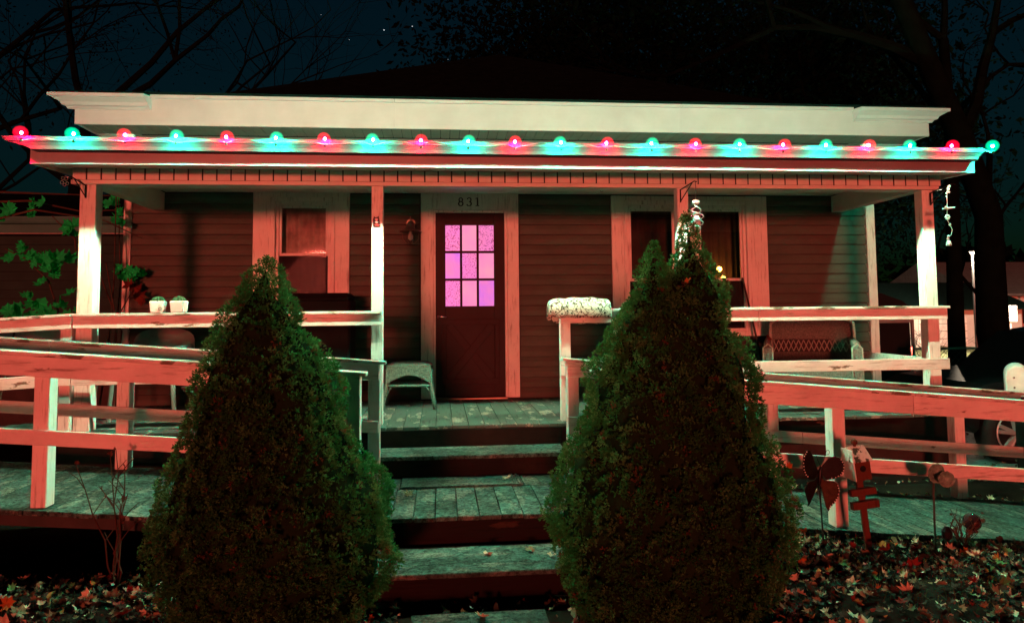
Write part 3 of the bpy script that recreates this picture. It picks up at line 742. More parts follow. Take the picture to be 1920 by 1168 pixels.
def unit(a): return a / np.maximum(1e-9, np.linalg.norm(a, axis=1, keepdims=True))
def spruce(name, label, cones, zbase, loc, ntuft):
    """cones: list of (list of (z, radius, cx), y, share)"""
    r = thing(name, label, 'evergreen', loc)
    mk('trunk', MB().tube([(loc[0], loc[1], zbase - .1), (loc[0], loc[1], zbase + .6)], [.05, .035], 8), simple('dark_bark', (.05, .035, .025), .9), r)
    allV = []; allMI = []; core = MB()
    for prof, cy, share in cones:
        pz = np.array([q[0] for q in prof]); prr = np.array([q[1] for q in prof]); pcx = np.array([q[2] for q in prof])
        n0 = int(ntuft * share)
        zs = np.linspace(pz[0], pz[-1], 400); rs = np.interp(zs, pz, prr); cdf = np.cumsum(rs + .11); cdf /= cdf[-1]
        z = np.interp(RNG.random(n0), cdf, zs); th = RNG.random(n0) * 2 * np.pi
        rr = np.interp(z, pz, prr); cx = np.interp(z, pz, pcx); lx, ly = rr * np.cos(th), rr * np.sin(th)
        big = np.array([noise.noise((a * 5 + 5 * cy, b * 5, c_ * 4.2)) for a, b, c_ in zip(lx, ly, z)]); mid = np.array([noise.noise((a * 11, b * 11 + cy, c_ * 9)) for a, b, c_ in zip(lx, ly, z)])
        sc_ = np.clip(rr / .25, .25, 1)
        R = rr + sc_ * (.085 * big + .060 * mid) - np.abs(RNG.normal(0, .011, n0)) * sc_
        R = np.where(RNG.random(n0) < .5 * np.clip((z - pz[-1] + .35) / .3, 0, 1), R * np.sqrt(RNG.random(n0)), R)
        C_ = np.stack([cx + R * np.cos(th), cy + R * np.sin(th), z + RNG.normal(0, .008, n0)], 1)
        out0 = unit(np.stack([np.cos(th), np.sin(th), np.full(n0, .55)], 1) + RNG.normal(0, .28, (n0, 3)))
        J = 8; csz = RNG.uniform(.65, 1.1, n0) * np.clip(rr / .12, .55, 1)
        out = np.repeat(out0, J, 0); n = n0 * J
        rd = unit(RNG.normal(0, 1, (n, 3))); rd = unit(rd + out * .75)
        P_ = np.repeat(C_, J, 0) + rd * (RNG.uniform(.004, .024, (n, 1)) * np.repeat(csz, J)[:, None])
        ax = unit(rd + out * .5)
        K = 9
        ax_ = np.repeat(ax, K, 0); p_ = np.repeat(P_, K, 0); m_ = len(p_)
        perp = unit(np.cross(ax_, RNG.normal(0, 1, (m_, 3))))
        ln = RNG.uniform(.008, .015, (m_, 1)) * np.repeat(np.repeat(csz, J), K)[:, None]
        d = unit(ax_ + perp * RNG.uniform(.2, .95, (m_, 1)))
        b = p_ + ax_ * RNG.uniform(0, .008, (m_, 1)); side = unit(np.cross(d, RNG.normal(0, 1, (m_, 3)))) * RNG.uniform(.0011, .0021, (m_, 1))
        tri = np.stack([b - side, b + side, b + d * ln + side * .6, b + d * ln - side * .6], 1)
        allV.append(tri.reshape(-1, 3))
        tipc = np.repeat(RNG.random(n0) < np.clip(.18 + mid * .9, .02, .7), J); mi = np.where(np.repeat(tipc, K) & (RNG.random(m_) < .75), 1, 0); mi[np.repeat(np.repeat(RNG.random(n0) < .03, J), K)] = 2
        allMI.append(mi)
        nn = 26; b0 = len(core.v); mz = 26
        for i in range(mz + 1):
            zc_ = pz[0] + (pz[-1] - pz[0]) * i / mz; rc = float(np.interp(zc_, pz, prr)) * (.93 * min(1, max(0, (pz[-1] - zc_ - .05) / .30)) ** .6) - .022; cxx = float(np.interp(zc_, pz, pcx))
            for k in range(nn):
                a = 2 * pi * k / nn; l_ = 1 + noise.noise((rc * cos(a) * 5 + 5 * cy, rc * sin(a) * 5, zc_ * 4.2)) * .10
                rc = max(rc, .002); core.v.append((cxx + rc * l_ * cos(a), cy + rc * l_ * sin(a), zc_))
        for i in range(mz):
            for k in range(nn):
                core.f.append((b0 + i * nn + k, b0 + i * nn + (k + 1) % nn, b0 + (i + 1) * nn + (k + 1) % nn, b0 + (i + 1) * nn + k)); core.mi.append(0)
    V = np.concatenate(allV); F = np.arange(len(V)).reshape(-1, 4)
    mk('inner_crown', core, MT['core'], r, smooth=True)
    np_mesh('crown', V, F, [MT['needle'], MT['needle_tip'], MT['needle_dead']], np.concatenate(allMI), r)
    return r
def fit(prof, off=.048, dx=0, low=0): return [(z, max(.004, r - (off + (low if z < 1.2 else 0)) * min(1, r / .2)), c + dx * (1 if z < 1.4 else max(0, (1.8 - z) / .4))) for z, r, c in prof]
TL = fit([(.06, .46, -.86), (.18, .56, -.86), (.31, .62, -.865), (.54, .665, -.87), (.75, .65, -.88), (.90, .545, -.90), (.98, .515, -.905), (1.16, .46, -.91), (1.33, .405, -.92), (1.45, .36, -.93), (1.51, .315, -.935), (1.63, .265, -.935), (1.74, .205, -.93), (1.84, .155, -.92), (1.90, .105, -.91), (1.935, .06, -.905), (1.955, .02, -.90)], .072, .030, .015)
spruce('conical_spruce', 'shorter conical dwarf spruce with one rounded tip, left of the steps', [(TL, 3.98, 1.0)], .1, (-.88, 3.98, .08), 5900)
TR = fit([(.04, .50, 1.22), (.15, .58, 1.22), (.30, .64, 1.23), (.57, .71, 1.255), (.72, .67, 1.25), (.865, .62, 1.245), (.95, .59, 1.24), (1.13, .525, 1.265), (1.31, .485, 1.275), (1.48, .42, 1.28), (1.60, .36, 1.295), (1.72, .29, 1.32), (1.83, .205, 1.35), (1.90, .15, 1.365), (1.97, .105, 1.375), (2.03, .085, 1.375), (2.09, .058, 1.37), (2.14, .036, 1.365), (2.18, .014, 1.36)], .050, -.02, .022)
T2 = fit([(1.3, .26, 1.08), (1.5, .22, 1.10), (1.66, .17, 1.12), (1.78, .125, 1.135), (1.88, .10, 1.14), (1.95, .07, 1.145), (2.00, .04, 1.15), (2.03, .014, 1.152)])
spruce('conical_spruce', 'taller broad conical dwarf spruce with a forked double tip, right of the steps', [(TR, 3.97, .92), (T2, 3.88, .12)], .05, (1.26, 3.97, .06), 7000)

# ================================================================== LEAVES
LEAFC = {'brown': (.040, .036, .024), 'tan': (.22, .19, .11), 'red': (.17, .02, .015), 'orange': (.40, .13, .03), 'pale': (.62, .52, .36), 'green': (.10, .20, .07)}
LM = {k: simple(k + '_dry_leaf', c, .6, 0, .35, 25, .2) for k, c in LEAFC.items()}
LK = list(LEAFC)
def leaf_shape(kind, seed):
    rr = random.Random(seed); pts = [(0, -.55)]
    if kind == 'maple':
        spec = [(-100, .55), (-60, .42), (-35, .80), (-12, .60), (8, .74), (28, .56), (50, .92), (72, .62), (90, 1.05)]
    else:
        spec = [(-80, .5), (-40, .45), (0, .42), (35, .5), (65, .75), (90, 1.0)]
    R_ = [(a, r * rr.uniform(.85, 1.12)) for a, r in spec]; Lf = [(180 - a, r * rr.uniform(.85, 1.12)) for a, r in spec[:-1]][::-1]
    ring = [(r * cos(radians(a)), r * sin(radians(a))) for a, r in R_ + Lf]
    cu, cv, fold = rr.uniform(-.5, .95), rr.uniform(-.35, .75), rr.uniform(-.2, .7)
    f = lambda x, y: cu * x * x + cv * y * y + fold * abs(x)
    V = [(0, 0, 0)] + [(x, y, f(x, y) + rr.uniform(-.14, .14)) for x, y in ring]
    T = [(0, i, i % len(ring) + 1) for i in range(1, len(ring) + 1)]
    return np.array(V), np.array(T)
SH = [leaf_shape('maple', s) for s in range(9)] + [leaf_shape('oval', s + 20) for s in range(5)]
def rotm(yaw, pit, rol):
    return np.array((Matrix.Rotation(yaw, 3, 'Z') @ Matrix.Rotation(pit, 3, 'X') @ Matrix.Rotation(rol, 3, 'Y')))
def blocked(x, y):
    if -.65 < x < 1.15 and y > 4.80: return True
    if -.47 < x < .82 and y > 4.27: return True
    if -.2 < x < .6 and 3.75 < y < 4.12: return True
    if (x < -.6 or (1.13 < x < 4.6)) and 4.68 < y < 5.98: return True
    if y > 6.3 and x < 4.75: return True
    if (x + .88) ** 2 + (y - 3.98) ** 2 < .16 or (x - 1.25) ** 2 + (y - 3.97) ** 2 < .2: return True
    return False
def litter(areas, prob):
    Vs = []; Fs = []; MI = []; nb = 0
    for (x0, x1, y0, y1, n) in areas:
        for _ in range(n):
            x, y = random.uniform(x0, x1), random.uniform(y0, y1)
            if blocked(x, y): continue
            dn = noise.noise((x * 1.3, y * 1.3, 9))
            if dn < -.25 and random.random() < .7: continue
            s = random.choice(SH); k = random.choices(range(6), prob)[0]
            sz = random.choice((random.uniform(.010, .022), random.uniform(.018, .042))); V = (s[0] * sz) @ rotm(random.uniform(0, 6.28), random.gauss(0, .45), random.gauss(0, .45)).T
            z = gh(x, y) + random.uniform(.006, .045); V = V + np.array((x, y, z + max(0, -V[:, 2].min() * .6)))
            Vs.append(V); Fs.append(s[1] + nb); nb += len(V); MI.append(np.full(len(s[1]), k))
    return np.concatenate(Vs), np.concatenate(Fs), np.concatenate(MI)
# grass blades and twigs among the leaves
gb = MB(); rr = random.Random(77)
for _ in range(5200):
    x, y = (rr.uniform(1.0, 4.8), rr.uniform(2.3, 4.66)) if rr.random() < .7 else (rr.uniform(-3.5, -.3), rr.uniform(2.3, 4.6))
    if blocked(x, y) or noise.noise((x * 1.1, y * 1.1, 4)) < -.1: continue
    z = gh(x, y) - .005; a = rr.uniform(0, 6.28); L = rr.uniform(.03, .10); l = rr.uniform(.2, .9); w = .0022
    dx, dy = cos(a) * L * l, sin(a) * L * l; px_, py_ = -sin(a) * w, cos(a) * w
    gb.add([(x - px_, y - py_, z), (x + px_, y + py_, z), (x + dx * .45 + px_ * .7, y + dy * .45 + py_ * .7, z + L * .7), (x + dx * .45 - px_ * .7, y + dy * .45 - py_ * .7, z + L * .7), (x + dx, y + dy, z + L * (1 - l * .6))], [(0, 1, 2, 3), (3, 2, 4)])
mk('grass', gb, simple('dull_autumn_grass', (.06, .075, .03), .7, 0, .5, 5, 0), kind='stuff', label='sparse dull grass blades poking through the fallen leaves', cat='grass')
V, F, MI = litter([(.7, 4.9, 2.3, 4.68, 11000), (-3.6, -.2, 2.3, 4.68, 6000), (.0, .9, 2.2, 4.3, 500), (-.6, .3, 2.3, 3.8, 500), (1.2, 6.8, 5.97, 6.8, 900), (4.4, 8, 4.0, 6.4, 900), (4.8, 9, 6.4, 11, 700)], (52, 24, 5, 4, 13, 2))
np_mesh('leaf_litter', V, F, [LM[k] for k in LK], MI, None, kind='stuff', label='dark litter of dry fallen leaves covering the yard', cat='leaves')
# larger leaves lying on top, one object each
LAB = {'brown': 'dark brown curled fallen leaf lying on the leaf litter', 'tan': 'tan fallen leaf lying on the leaf litter', 'red': 'deep red fallen maple leaf lying on the leaf litter',
       'orange': 'bright orange fallen maple leaf lying on the leaf litter', 'pale': 'pale cream fallen leaf lying face up on the leaf litter', 'green': 'still green fallen leaf lying on the leaf litter'}
leafmesh = {}
def put_leaf(k, si, x, y, z, sz, rot, label, group):
    key = (k, si)
    if key not in leafmesh:
        me = bpy.data.meshes.new('fallen_leaf'); V, T = SH[si]
        me.from_pydata([tuple(v) for v in V], [], [tuple(int(i) for i in f) for f in T]); me.materials.append(LM[k]); me.update(); leafmesh[key] = me
    o = bpy.data.objects.new('fallen_leaf', leafmesh[key]); COL.objects.link(o)
    o.location = (x, y, z); o.rotation_euler = rot; o.scale = (sz, sz, sz); OFF[o] = o.location.copy()
    return setp(o, label, 'leaf', group)
nl = 0; random.seed(21)
while nl < 150:
    side = random.random()
    x, y = (random.uniform(1.0, 4.3), random.uniform(2.5, 4.6)) if side < .76 else (random.uniform(-2.6, -.2), random.uniform(2.4, 4.4))
    if blocked(x, y) or (x - 1.26) ** 2 + (y - 3.97) ** 2 < .45 or (x + .88) ** 2 + (y - 3.98) ** 2 < .36: continue
    k = random.choices(LK, (10, 22, 24, 16, 24, 3))[0]; si = random.randrange(9)
    reg = 'in the yard left of the steps' if x < 0 else ('at the bottom right of the photo' if y < 3.25 else ('beside the right ramp' if y > 3.95 else ('in the right yard near the taller spruce' if x < 2.4 else 'in the middle of the right yard')))
    put_leaf(k, si, x, y, gh(x, y) + random.uniform(.035, .06), random.uniform(.034, .062), (random.gauss(0, .5), random.gauss(0, .5), random.uniform(0, 6.28)), LAB[k].replace('lying on the leaf litter', reg).replace('lying face up on the leaf litter', 'lying face up ' + reg), k + ' leaves ' + reg); nl += 1
for (x, y, z, k, si, sz, lab) in [(.50, 5.80, .372, 'pale', 1, .05, 'pale curled leaf on the cross plank of the landing'), (-.42, 5.78, .372, 'tan', 3, .06, 'tan leaf at the left end of the landing'),
        (-.22, 5.4, .372, 'tan', 4, .045, 'small tan leaf on the landing planks near the left spruce'), (.28, 4.60, .20, 'pale', 10, .055, 'thin pale leaf with a long stem on the lower step'),
        (.66, 4.50, .20, 'pale', 5, .04, 'pale leaf at the right end of the lower step'), (.55, 4.62, .2, 'tan', 2, .04, 'tan leaf beside the right spruce on the lower step'),
        (.22, 4.0, .062, 'pale', 6, .05, 'cream leaf on the lowest board of the steps'), (2.95, 5.75, .19, 'pale', 0, .055, 'pale leaf resting on the right ramp boards'), (2.7, 4.95, .26, 'tan', 7, .05, 'tan leaf resting at the edge of the right ramp'),
        (1.56, 3.42, 1.52, 'red', 2, .03, 'small red leaf caught in the upper right of the taller spruce'), (1.22, 3.55, 1.80, 'orange', 5, .025, 'small orange leaf caught in the fork of the taller spruce'), (1.60, 3.33, .93, 'orange', 4, .022, 'tiny orange leaf caught low in the taller spruce')]:
    put_leaf(k, si, x, y, z, sz, (random.gauss(0, .25) + (1.0 if z > .9 else 0), random.gauss(0, .25), random.uniform(0, 6)), lab, None)

# ================================================================== PORCH THINGS
pot_m = simple('white_glazed_pot', (.78, .76, .72), .3, 0, .06, 4, .02); cact = simple('dark_green_cactus', (.035, .075, .035), .6, 0, .4, 30, .6); tagm = simple('pale_card', (.7, .72, .66), .5)
def cactus_pot(x, rot, label, tag):
    r = thing('potted_cactus', label, 'potted plant', (x, 6.50, 1.682), 'white cactus pots on the porch rail')
    def sq(w, z): return [(x + w * (cos(a) - sin(a) * 0), 6.50 + w * sin(a), z) for a in [rot + pi / 4 + k * pi / 2 for k in range(4)]]
    mb = MB().hexa(sq(.070, 1.682), sq(.082, 1.778)); mk('pot', mb, pot_m, r, .006)
    cb_ = MB(); nn = 24; b0 = 0
    for i in range(9):
        ph = pi / 2 * i / 8
        for k in range(nn):
            rr = .052 * (1 + .09 * (1 if k % 2 else -1)) * cos(ph); cb_.v.append((x + rr * cos(2 * pi * k / nn), 6.5 + rr * sin(2 * pi * k / nn), 1.775 + .045 * sin(ph)))
    for i in range(8):
        for k in range(nn): cb_.f.append((i * nn + k, i * nn + (k + 1) % nn, (i + 1) * nn + (k + 1) % nn, (i + 1) * nn + k)); cb_.mi.append(0)
    mk('cactus', cb_, cact, r)
    tx = x + (.045 if tag == 'front' else .066); ty = 6.425 if tag == 'front' else 6.44
    mk('care_tag', MB().prism_y([(tx - .04, 1.70), (tx + .012, 1.675), (tx + .04, 1.725), (tx - .012, 1.75)] if tag == 'front' else [(tx - .006, 1.69), (tx + .018, 1.69), (tx + .018, 1.765), (tx - .006, 1.765)], ty, ty + .003), tagm, r)
    if tag == 'front':
        q = MB().tube([(tx + .012 * cos(a) - .002, ty - .001, 1.713 + .012 * sin(a)) for a in [k * pi / 5 for k in range(11)]], .002, 4); mk('tag_logo', q, cact, r)
cactus_pot(-2.368, .12, 'white square pot with a ball cactus and a tilted card tag on its front', 'front')
cactus_pot(-2.198, -.1, 'white square pot with a ball cactus and a narrow tag at its right side', 'side')

# cushion folded over the rail
m, t, p = newmat('vine_patterned_fabric'); v = coords(t, (1, 1, 1), False)
vo = N(t, 'ShaderNodeTexVoronoi', feature='DISTANCE_TO_EDGE'); vo.inputs['Scale'].default_value = 17; nz = N(t, 'ShaderNodeTexNoise'); nz.inputs['Scale'].default_value = 12
ad = N(t, 'ShaderNodeMix', data_type='RGBA', blend_type='ADD'); ad.inputs['Factor'].default_value = .12
t.links.new(v, nz.inputs['Vector']); t.links.new(v, ad.inputs['A']); t.links.new(nz.outputs['Color'], ad.inputs['B']); t.links.new(ad.outputs['Result'], vo.inputs['Vector'])
vl = N(t, 'ShaderNodeTexVoronoi', feature='F1'); vl.inputs['Scale'].default_value = 30; t.links.new(v, vl.inputs['Vector'])
c1_ = ramp(t, vo.outputs['Distance'], [(.03, (.07, .05, .035)), (.075, (.46, .45, .38))])
c2_ = ramp(t, vl.outputs['Distance'], [(.22, (.04, .05, .03)), (.27, (1, 1, 1))])
t.links.new(mixc(t, 1.0, c1_, c2_, 'MULTIPLY'), p.inputs['Base Color']); p.inputs['Roughness'].default_value = .85
cu = MB(); nu, nv = 30, 26
path = [(6.405, 1.60), (6.395, 1.66), (6.40, 1.705), (6.43, 1.75), (6.48, 1.782), (6.53, 1.785), (6.58, 1.76), (6.61, 1.71), (6.615, 1.65), (6.615, 1.585), (6.60, 1.545)]
inner = [(6.600, 1.55), (6.585, 1.60), (6.582, 1.66), (6.57, 1.688), (6.53, 1.689), (6.48, 1.689), (6.44, 1.687), (6.428, 1.68), (6.423, 1.65), (6.420, 1.62), (6.412, 1.605)]
loop = path + inner; nl_ = len(loop)
for i in range(nu + 1):
    u = i / nu; x = .945 + .565 * u; e_ = min(1, sin(pi * min(max(u, .0), 1)) * 3.2); sw_ = .55 + .45 * sqrt(max(0, 1 - abs(2 * u - 1) ** 3))
    for j, (yy, zz_) in enumerate(loop):
        cy_, cz_ = 6.505, 1.69
        k_ = sw_ if j < len(path) else 1
        z2 = cz_ + (zz_ - cz_) * (k_ if zz_ > cz_ else (1 if u > .12 else .75)) + .006 * sin(u * 23 + j); y2 = cy_ + (yy - cy_) * (1 if j >= len(path) else (.95 + .05 * k_))
        cu.v.append((x, y2, z2))
for i in range(nu):
    for j in range(nl_): cu.f.append((i * nl_ + j, i * nl_ + (j + 1) % nl_, (i + 1) * nl_ + (j + 1) % nl_, (i + 1) * nl_ + j)); cu.mi.append(0)
cu.f.append(tuple(range(nl_))); cu.mi.append(0); cu.f.append(tuple(nu * nl_ + j for j in range(nl_))); cu.mi.append(0)
o = mk('cushion', cu, m, smooth=True, label='vine-patterned cream cushion folded over the end of the right porch rail', cat='cushion', origin=(1.23, 6.5, 1.69))
o.modifiers.new('sub', 'SUBSURF').levels = 1; o.modifiers['sub'].render_levels = 1

# wicker stool by the door
sr = thing('wicker_stool', 'low wicker stool with splayed legs beside the front door', 'stool', (-.31, 7.72, ZF))
x0, x1, y0, y1, zt = -.545, -.085, 7.52, 7.92, 1.165
top = MB(); n = 10
for i in range(n + 1):
    for j in range(n + 1):
        u, w = i / n, j / n; ed = max(abs(2 * u - 1), abs(2 * w - 1))
        top.v.append((x0 + (x1 - x0) * u, y0 + (y1 - y0) * w, zt - .035 * ed ** 6 - .006 * (1 - ed)))
for i in range(n):
    for j in range(n): top.f.append((i * (n + 1) + j, (i + 1) * (n + 1) + j, (i + 1) * (n + 1) + j + 1, i * (n + 1) + j + 1)); top.mi.append(0)
mk('seat', top, MT['wicker'], sr, smooth=True)
for (ax, a0, a1, c) in (('x', x0, x1, y0), ('x', x0, x1, y1 - .015), ('y', y0, y1, x0), ('y', y0, y1, x1 - .015)):
    poly = [(a0, zt - .03), (a1, zt - .03), (a1, zt - .20)] + [(a1 + (a0 - a1) * (.06 + .88 * k / 10), zt - .20 + .075 * sin(pi * k / 10)) for k in range(11)] + [(a0, zt - .20)]
    q = MB().prism_y(poly, c, c + .015)
    if ax == 'y': q.v = [(y_, x_, z_) for x_, y_, z_ in q.v]
    mk('apron', q, MT['wicker'], sr)
leg_p = [(-.535, 7.535, -.575, 7.49), (-.095, 7.535, -.055, 7.49), (-.535, 7.905, -.565, 7.94), (-.095, 7.905, -.065, 7.94)]
for (xa, ya, xb, yb) in leg_p: mk('leg', MB().tube([(xa, ya, zt - .06), (xa, ya, zt - .2), ((xa * .6 + xb * .4), (ya * .6 + yb * .4), ZF + .16), (xb, yb, ZF + .003)], [.017, .018, .020, .021], 8), MT['wicker'], sr, smooth=True)
for y in (7.53, 7.91): mk('stretcher', MB().tube([(-.545, y, ZF + .235), (-.088, y, ZF + .235)], .014, 8), MT['wicker'], sr, smooth=True)
for sx in (-1, 1):
    c = -.315 + sx * .222
    mk('brace', MB().tube([(c, 7.53, ZF + .14), (c - sx * .02, 7.53, ZF + .185), (c - sx * .055, 7.53, ZF + .226)], .008, 6), MT['wicker'], sr)

MT['wicker_pale'] = simple('pale_wicker_strand', (.32, .33, .27), .7, 0, .3, 40, .4)
# wicker settee at right
wr = thing('wicker_settee', 'old wicker settee with a curved woven back at the right end of the porch', 'settee', (3.95, 7.65, ZF))
bk = MB(); n = 24
for i in range(n + 1):
    u = i / n; x = 3.50 + .98 * u; e_ = abs(2 * u - 1); yb = 8.02 - .20 * e_ ** 3; zt_ = 1.60 - .10 * e_ ** 4
    for (dy, z) in ((0, ZF + .40), (-.02, ZF + .62), (.03, zt_), (.055, zt_), (.02, ZF + .40)): bk.v.append((x, yb + dy, z))
for i in range(n):
    for j in range(5): bk.f.append((i * 5 + j, i * 5 + (j + 1) % 5, (i + 1) * 5 + (j + 1) % 5, (i + 1) * 5 + j)); bk.mi.append(0)
mk('backrest', bk, MT['wicker'], wr, smooth=True)
mk('seat', MB().hexa([(3.50, 7.38, ZF + .32), (4.46, 7.38, ZF + .32), (4.46, 7.97, ZF + .32), (3.50, 7.97, ZF + .32)], [(3.48, 7.36, ZF + .40), (4.48, 7.36, ZF + .40), (4.48, 7.98, ZF + .40), (3.48, 7.98, ZF + .40)]), MT['wicker'], wr, .02)
for x in (3.455, 4.455):
    mk('arm_rim', MB().tube([(x - .055, 7.31, ZF + .06), (x - .055, 7.31, ZF + .56), (x, 7.305, ZF + .60), (x + .055, 7.31, ZF + .56), (x + .055, 7.31, ZF + .06)], .011, 6), MT['wicker_pale'], wr, smooth=True)
    q = MB(); q.tube([(x, 7.36, ZF + .05), (x, 7.34, ZF + .48), (x, 7.40, ZF + .585), (x, 7.62, ZF + .60), (x + (.02 if x < 4 else .0), 7.88, ZF + .64)], [.025, .04, .05, .045, .035], 8)
    mk('arm', q, MT['wicker'], wr, smooth=True)
    mk('side_panel', BX(x - .012, x + .012, 7.38, 7.86, ZF + .12, ZF + .56), MT['wicker'], wr)
for x in (3.52, 4.42):
    for y in (7.40, 7.93): mk('leg', MB().tube([(x, y, ZF + .32), (x, y, ZF + .003)], [.024, .02], 8), MT['wicker'], wr)
mk('skirt', BX(3.53, 4.41, 7.37, 7.385, ZF + .20, ZF + .318), MT['wicker'], wr)
for x in (3.455, 4.455): mk('arm_front', BX(x - .06, x + .06, 7.315, 7.335, ZF + .06, ZF + .56), MT['wicker'], wr, .01)
rim = [(3.50, 7.82, ZF + .42), (3.495, 7.80, ZF + .70)] + [(3.50 + .98 * k / 14, 8.02 - .20 * abs(2 * k / 14 - 1) ** 3, 1.605 - .10 * abs(2 * k / 14 - 1) ** 4) for k in range(15)] + [(4.485, 7.80, ZF + .70), (4.48, 7.82, ZF + .42)]
mk('back_rim', MB().tube(rim, .020, 7), MT['wicker_pale'], wr, smooth=True)
lat = MB()
for k in range(16):
    for s_ in (-1, 1):
        u0, u1 = (k + .5) / 16, (k + .5 + s_ * 1.0) / 16
        if 0 <= u1 <= 1:
            f_ = lambda u, z: (3.50 + .98 * u, 8.02 - .20 * abs(2 * u - 1) ** 3 - .078, z)
            lat.tube([f_(u0, ZF + .50), f_((u0 + u1) / 2, ZF + .56), f_(u1, ZF + .62)], .006, 4)
mk('lattice', lat, MT['wicker_pale'], wr)
mk('lattice_band', MB().hexa([(3.53, 7.845, ZF + .49), (3.75, 7.955, ZF + .49), (3.75, 7.965, ZF + .49), (3.53, 7.855, ZF + .49)], [(3.53, 7.845, ZF + .63), (3.75, 7.955, ZF + .63), (3.75, 7.965, ZF + .63), (3.53, 7.855, ZF + .63)]).hexa([(3.76, 7.957, ZF + .49), (4.22, 7.957, ZF + .49), (4.22, 7.975, ZF + .49), (3.76, 7.975, ZF + .49)], [(3.76, 7.957, ZF + .63), (4.22, 7.957, ZF + .63), (4.22, 7.975, ZF + .63), (3.76, 7.975, ZF + .63)]), MT['backing'], wr)
wr.rotation_euler.z = -.42; wr.scale = (.86, .9, 1)
# dark pot under the settee end
mk('plant_pot', MB().lathe([(.09, 0), (.13, .16), (.145, .20), (.13, .20), (.12, .17)], (4.30, 7.12, ZF + .003), 16), MT['iron'], smooth=True, label='dark round plant pot on the porch floor in front of the settee', cat='pot', origin=(4.3, 7.12, ZF))
# patio chair at left
pc = thing('patio_chair', 'grey-green patio chair with a rounded back behind the left porch rail', 'chair', (-2.70, 7.45, ZF))
pcm = simple('grey_green_resin', (.20, .24, .21), .5)
q = MB(); n = 16
for i in range(n + 1):
    u = i / n; a = pi * (1 - u); x = -2.70 + .29 * cos(a); y = 7.55 + .05 * sin(a)
    zt_ = 1.33 + .21 * sin(a) ** .5
    for (dy, z) in ((-.02, ZF + .42), (.03, zt_), (.045, zt_), (.0, ZF + .42)): q.v.append((x, y + dy, z))
for i in range(n):
    for j in range(4): q.f.append((i * 4 + j, i * 4 + (j + 1) % 4, (i + 1) * 4 + (j + 1) % 4, (i + 1) * 4 + j)); q.mi.append(0)
mk('backrest', q, pcm, pc, smooth=True)
mk('seat', BX(-2.98, -2.42, 7.05, 7.57, ZF + .40, ZF + .43), pcm, pc, .012)
for x in (-2.96, -2.44):
    for y in (7.08, 7.55): mk('leg', MB().tube([(x, y, ZF + .40), (x + (.03 if x > -2.7 else -.03), y, ZF + .003)], .02, 8), pcm, pc)
    mk('armrest', MB().tube([(x, 7.08, ZF + .42), (x, 7.07, ZF + .62), (x, 7.12, ZF + .65), (x, 7.54, ZF + .66)], .02, 8), pcm, pc)
# folding table with crossed legs
ft = thing('folding_table', 'dark folding table with crossed legs behind the left railings', 'table', (-2.10, 7.10, ZF))
mk('top', BX(-2.30, -1.85, 6.9, 7.3, ZF + .30, ZF + .325), MT['iron'], ft, .004)
for y in (6.94, 7.26):
    mk('leg', bar(-2.28, ZF + .004, -1.88, ZF + .30, .025, y - .01, y + .01), MT['iron'], ft); mk('leg', bar(-1.88, ZF + .004, -2.28, ZF + .30, .025, y - .032, y - .011), MT['iron'], ft)
# covered grill under window
cg_ = thing('covered_grill', 'tall dark covered grill standing under the window left of the door', 'grill', (-1.25, 7.75, ZF))
gm = simple('black_vinyl_cover', (.010, .010, .010), .8, 0, .3, 4, .4)
mk('cover', MB().hexa([(-1.66, 7.50, ZF + .12), (-.90, 7.50, ZF + .12), (-.90, 8.05, ZF + .12), (-1.66, 8.05, ZF + .12)], [(-1.63, 7.53, ZF + 1.10), (-.90, 7.53, ZF + 1.10), (-.90, 8.03, ZF + 1.10), (-1.63, 8.03, ZF + 1.10)]).hexa([(-1.63, 7.53, ZF + 1.102), (-.90, 7.53, ZF + 1.102), (-.90, 8.03, ZF + 1.102), (-1.63, 8.03, ZF + 1.102)], [(-1.55, 7.62, ZF + 1.17), (-.92, 7.62, ZF + 1.17), (-.92, 7.98, ZF + 1.17), (-1.55, 7.98, ZF + 1.17)]), gm, cg_, .02)
for x in (-1.6, -.96):
    for y in (7.56, 8.0): mk('leg', BX(x - .02, x + .02, y - .02, y + .02, ZF + .003, ZF + .12), MT['iron'], cg_)
# broom leaning on the casing
br = thing('broom', 'dark-handled broom leaning against the wall right of the double window', 'broom', (3.66, 8.0, ZF))
mk('handle', MB().tube([(3.475, 8.235, 2.03), (3.62, 8.10, 1.05)], .012, 8), simple('dark_broom_handle', (.03, .022, .018), .5), br)
mk('bristles', MB().hexa([(3.54, 8.04, ZF + .004), (3.76, 8.04, ZF + .004), (3.76, 8.10, ZF + .004), (3.54, 8.10, ZF + .004)], [(3.60, 8.07, 1.05), (3.65, 8.07, 1.05), (3.65, 8.12, 1.05), (3.60, 8.12, 1.05)]), simple('straw_bristles', (.2, .14, .07), .9), br)
# loose cable beside the post
mk('loose_cable', MB().tube([(-.585, 6.85, ZF + .01), (-.53, 6.9, ZF + .012), (-.515, 7.1, ZF + .014), (-.56, 7.3, ZF + .012), (-.60, 7.45, ZF + .10), (-.605, 7.48, ZF + .5), (-.60, 7.5, ZF + .95)], .009, 6), simple('grey_cable', (.3, .3, .27), .5), smooth=True, label='grey cable trailing on the porch floor beside the stool', cat='cable', origin=(-.56, 7.2, ZF))

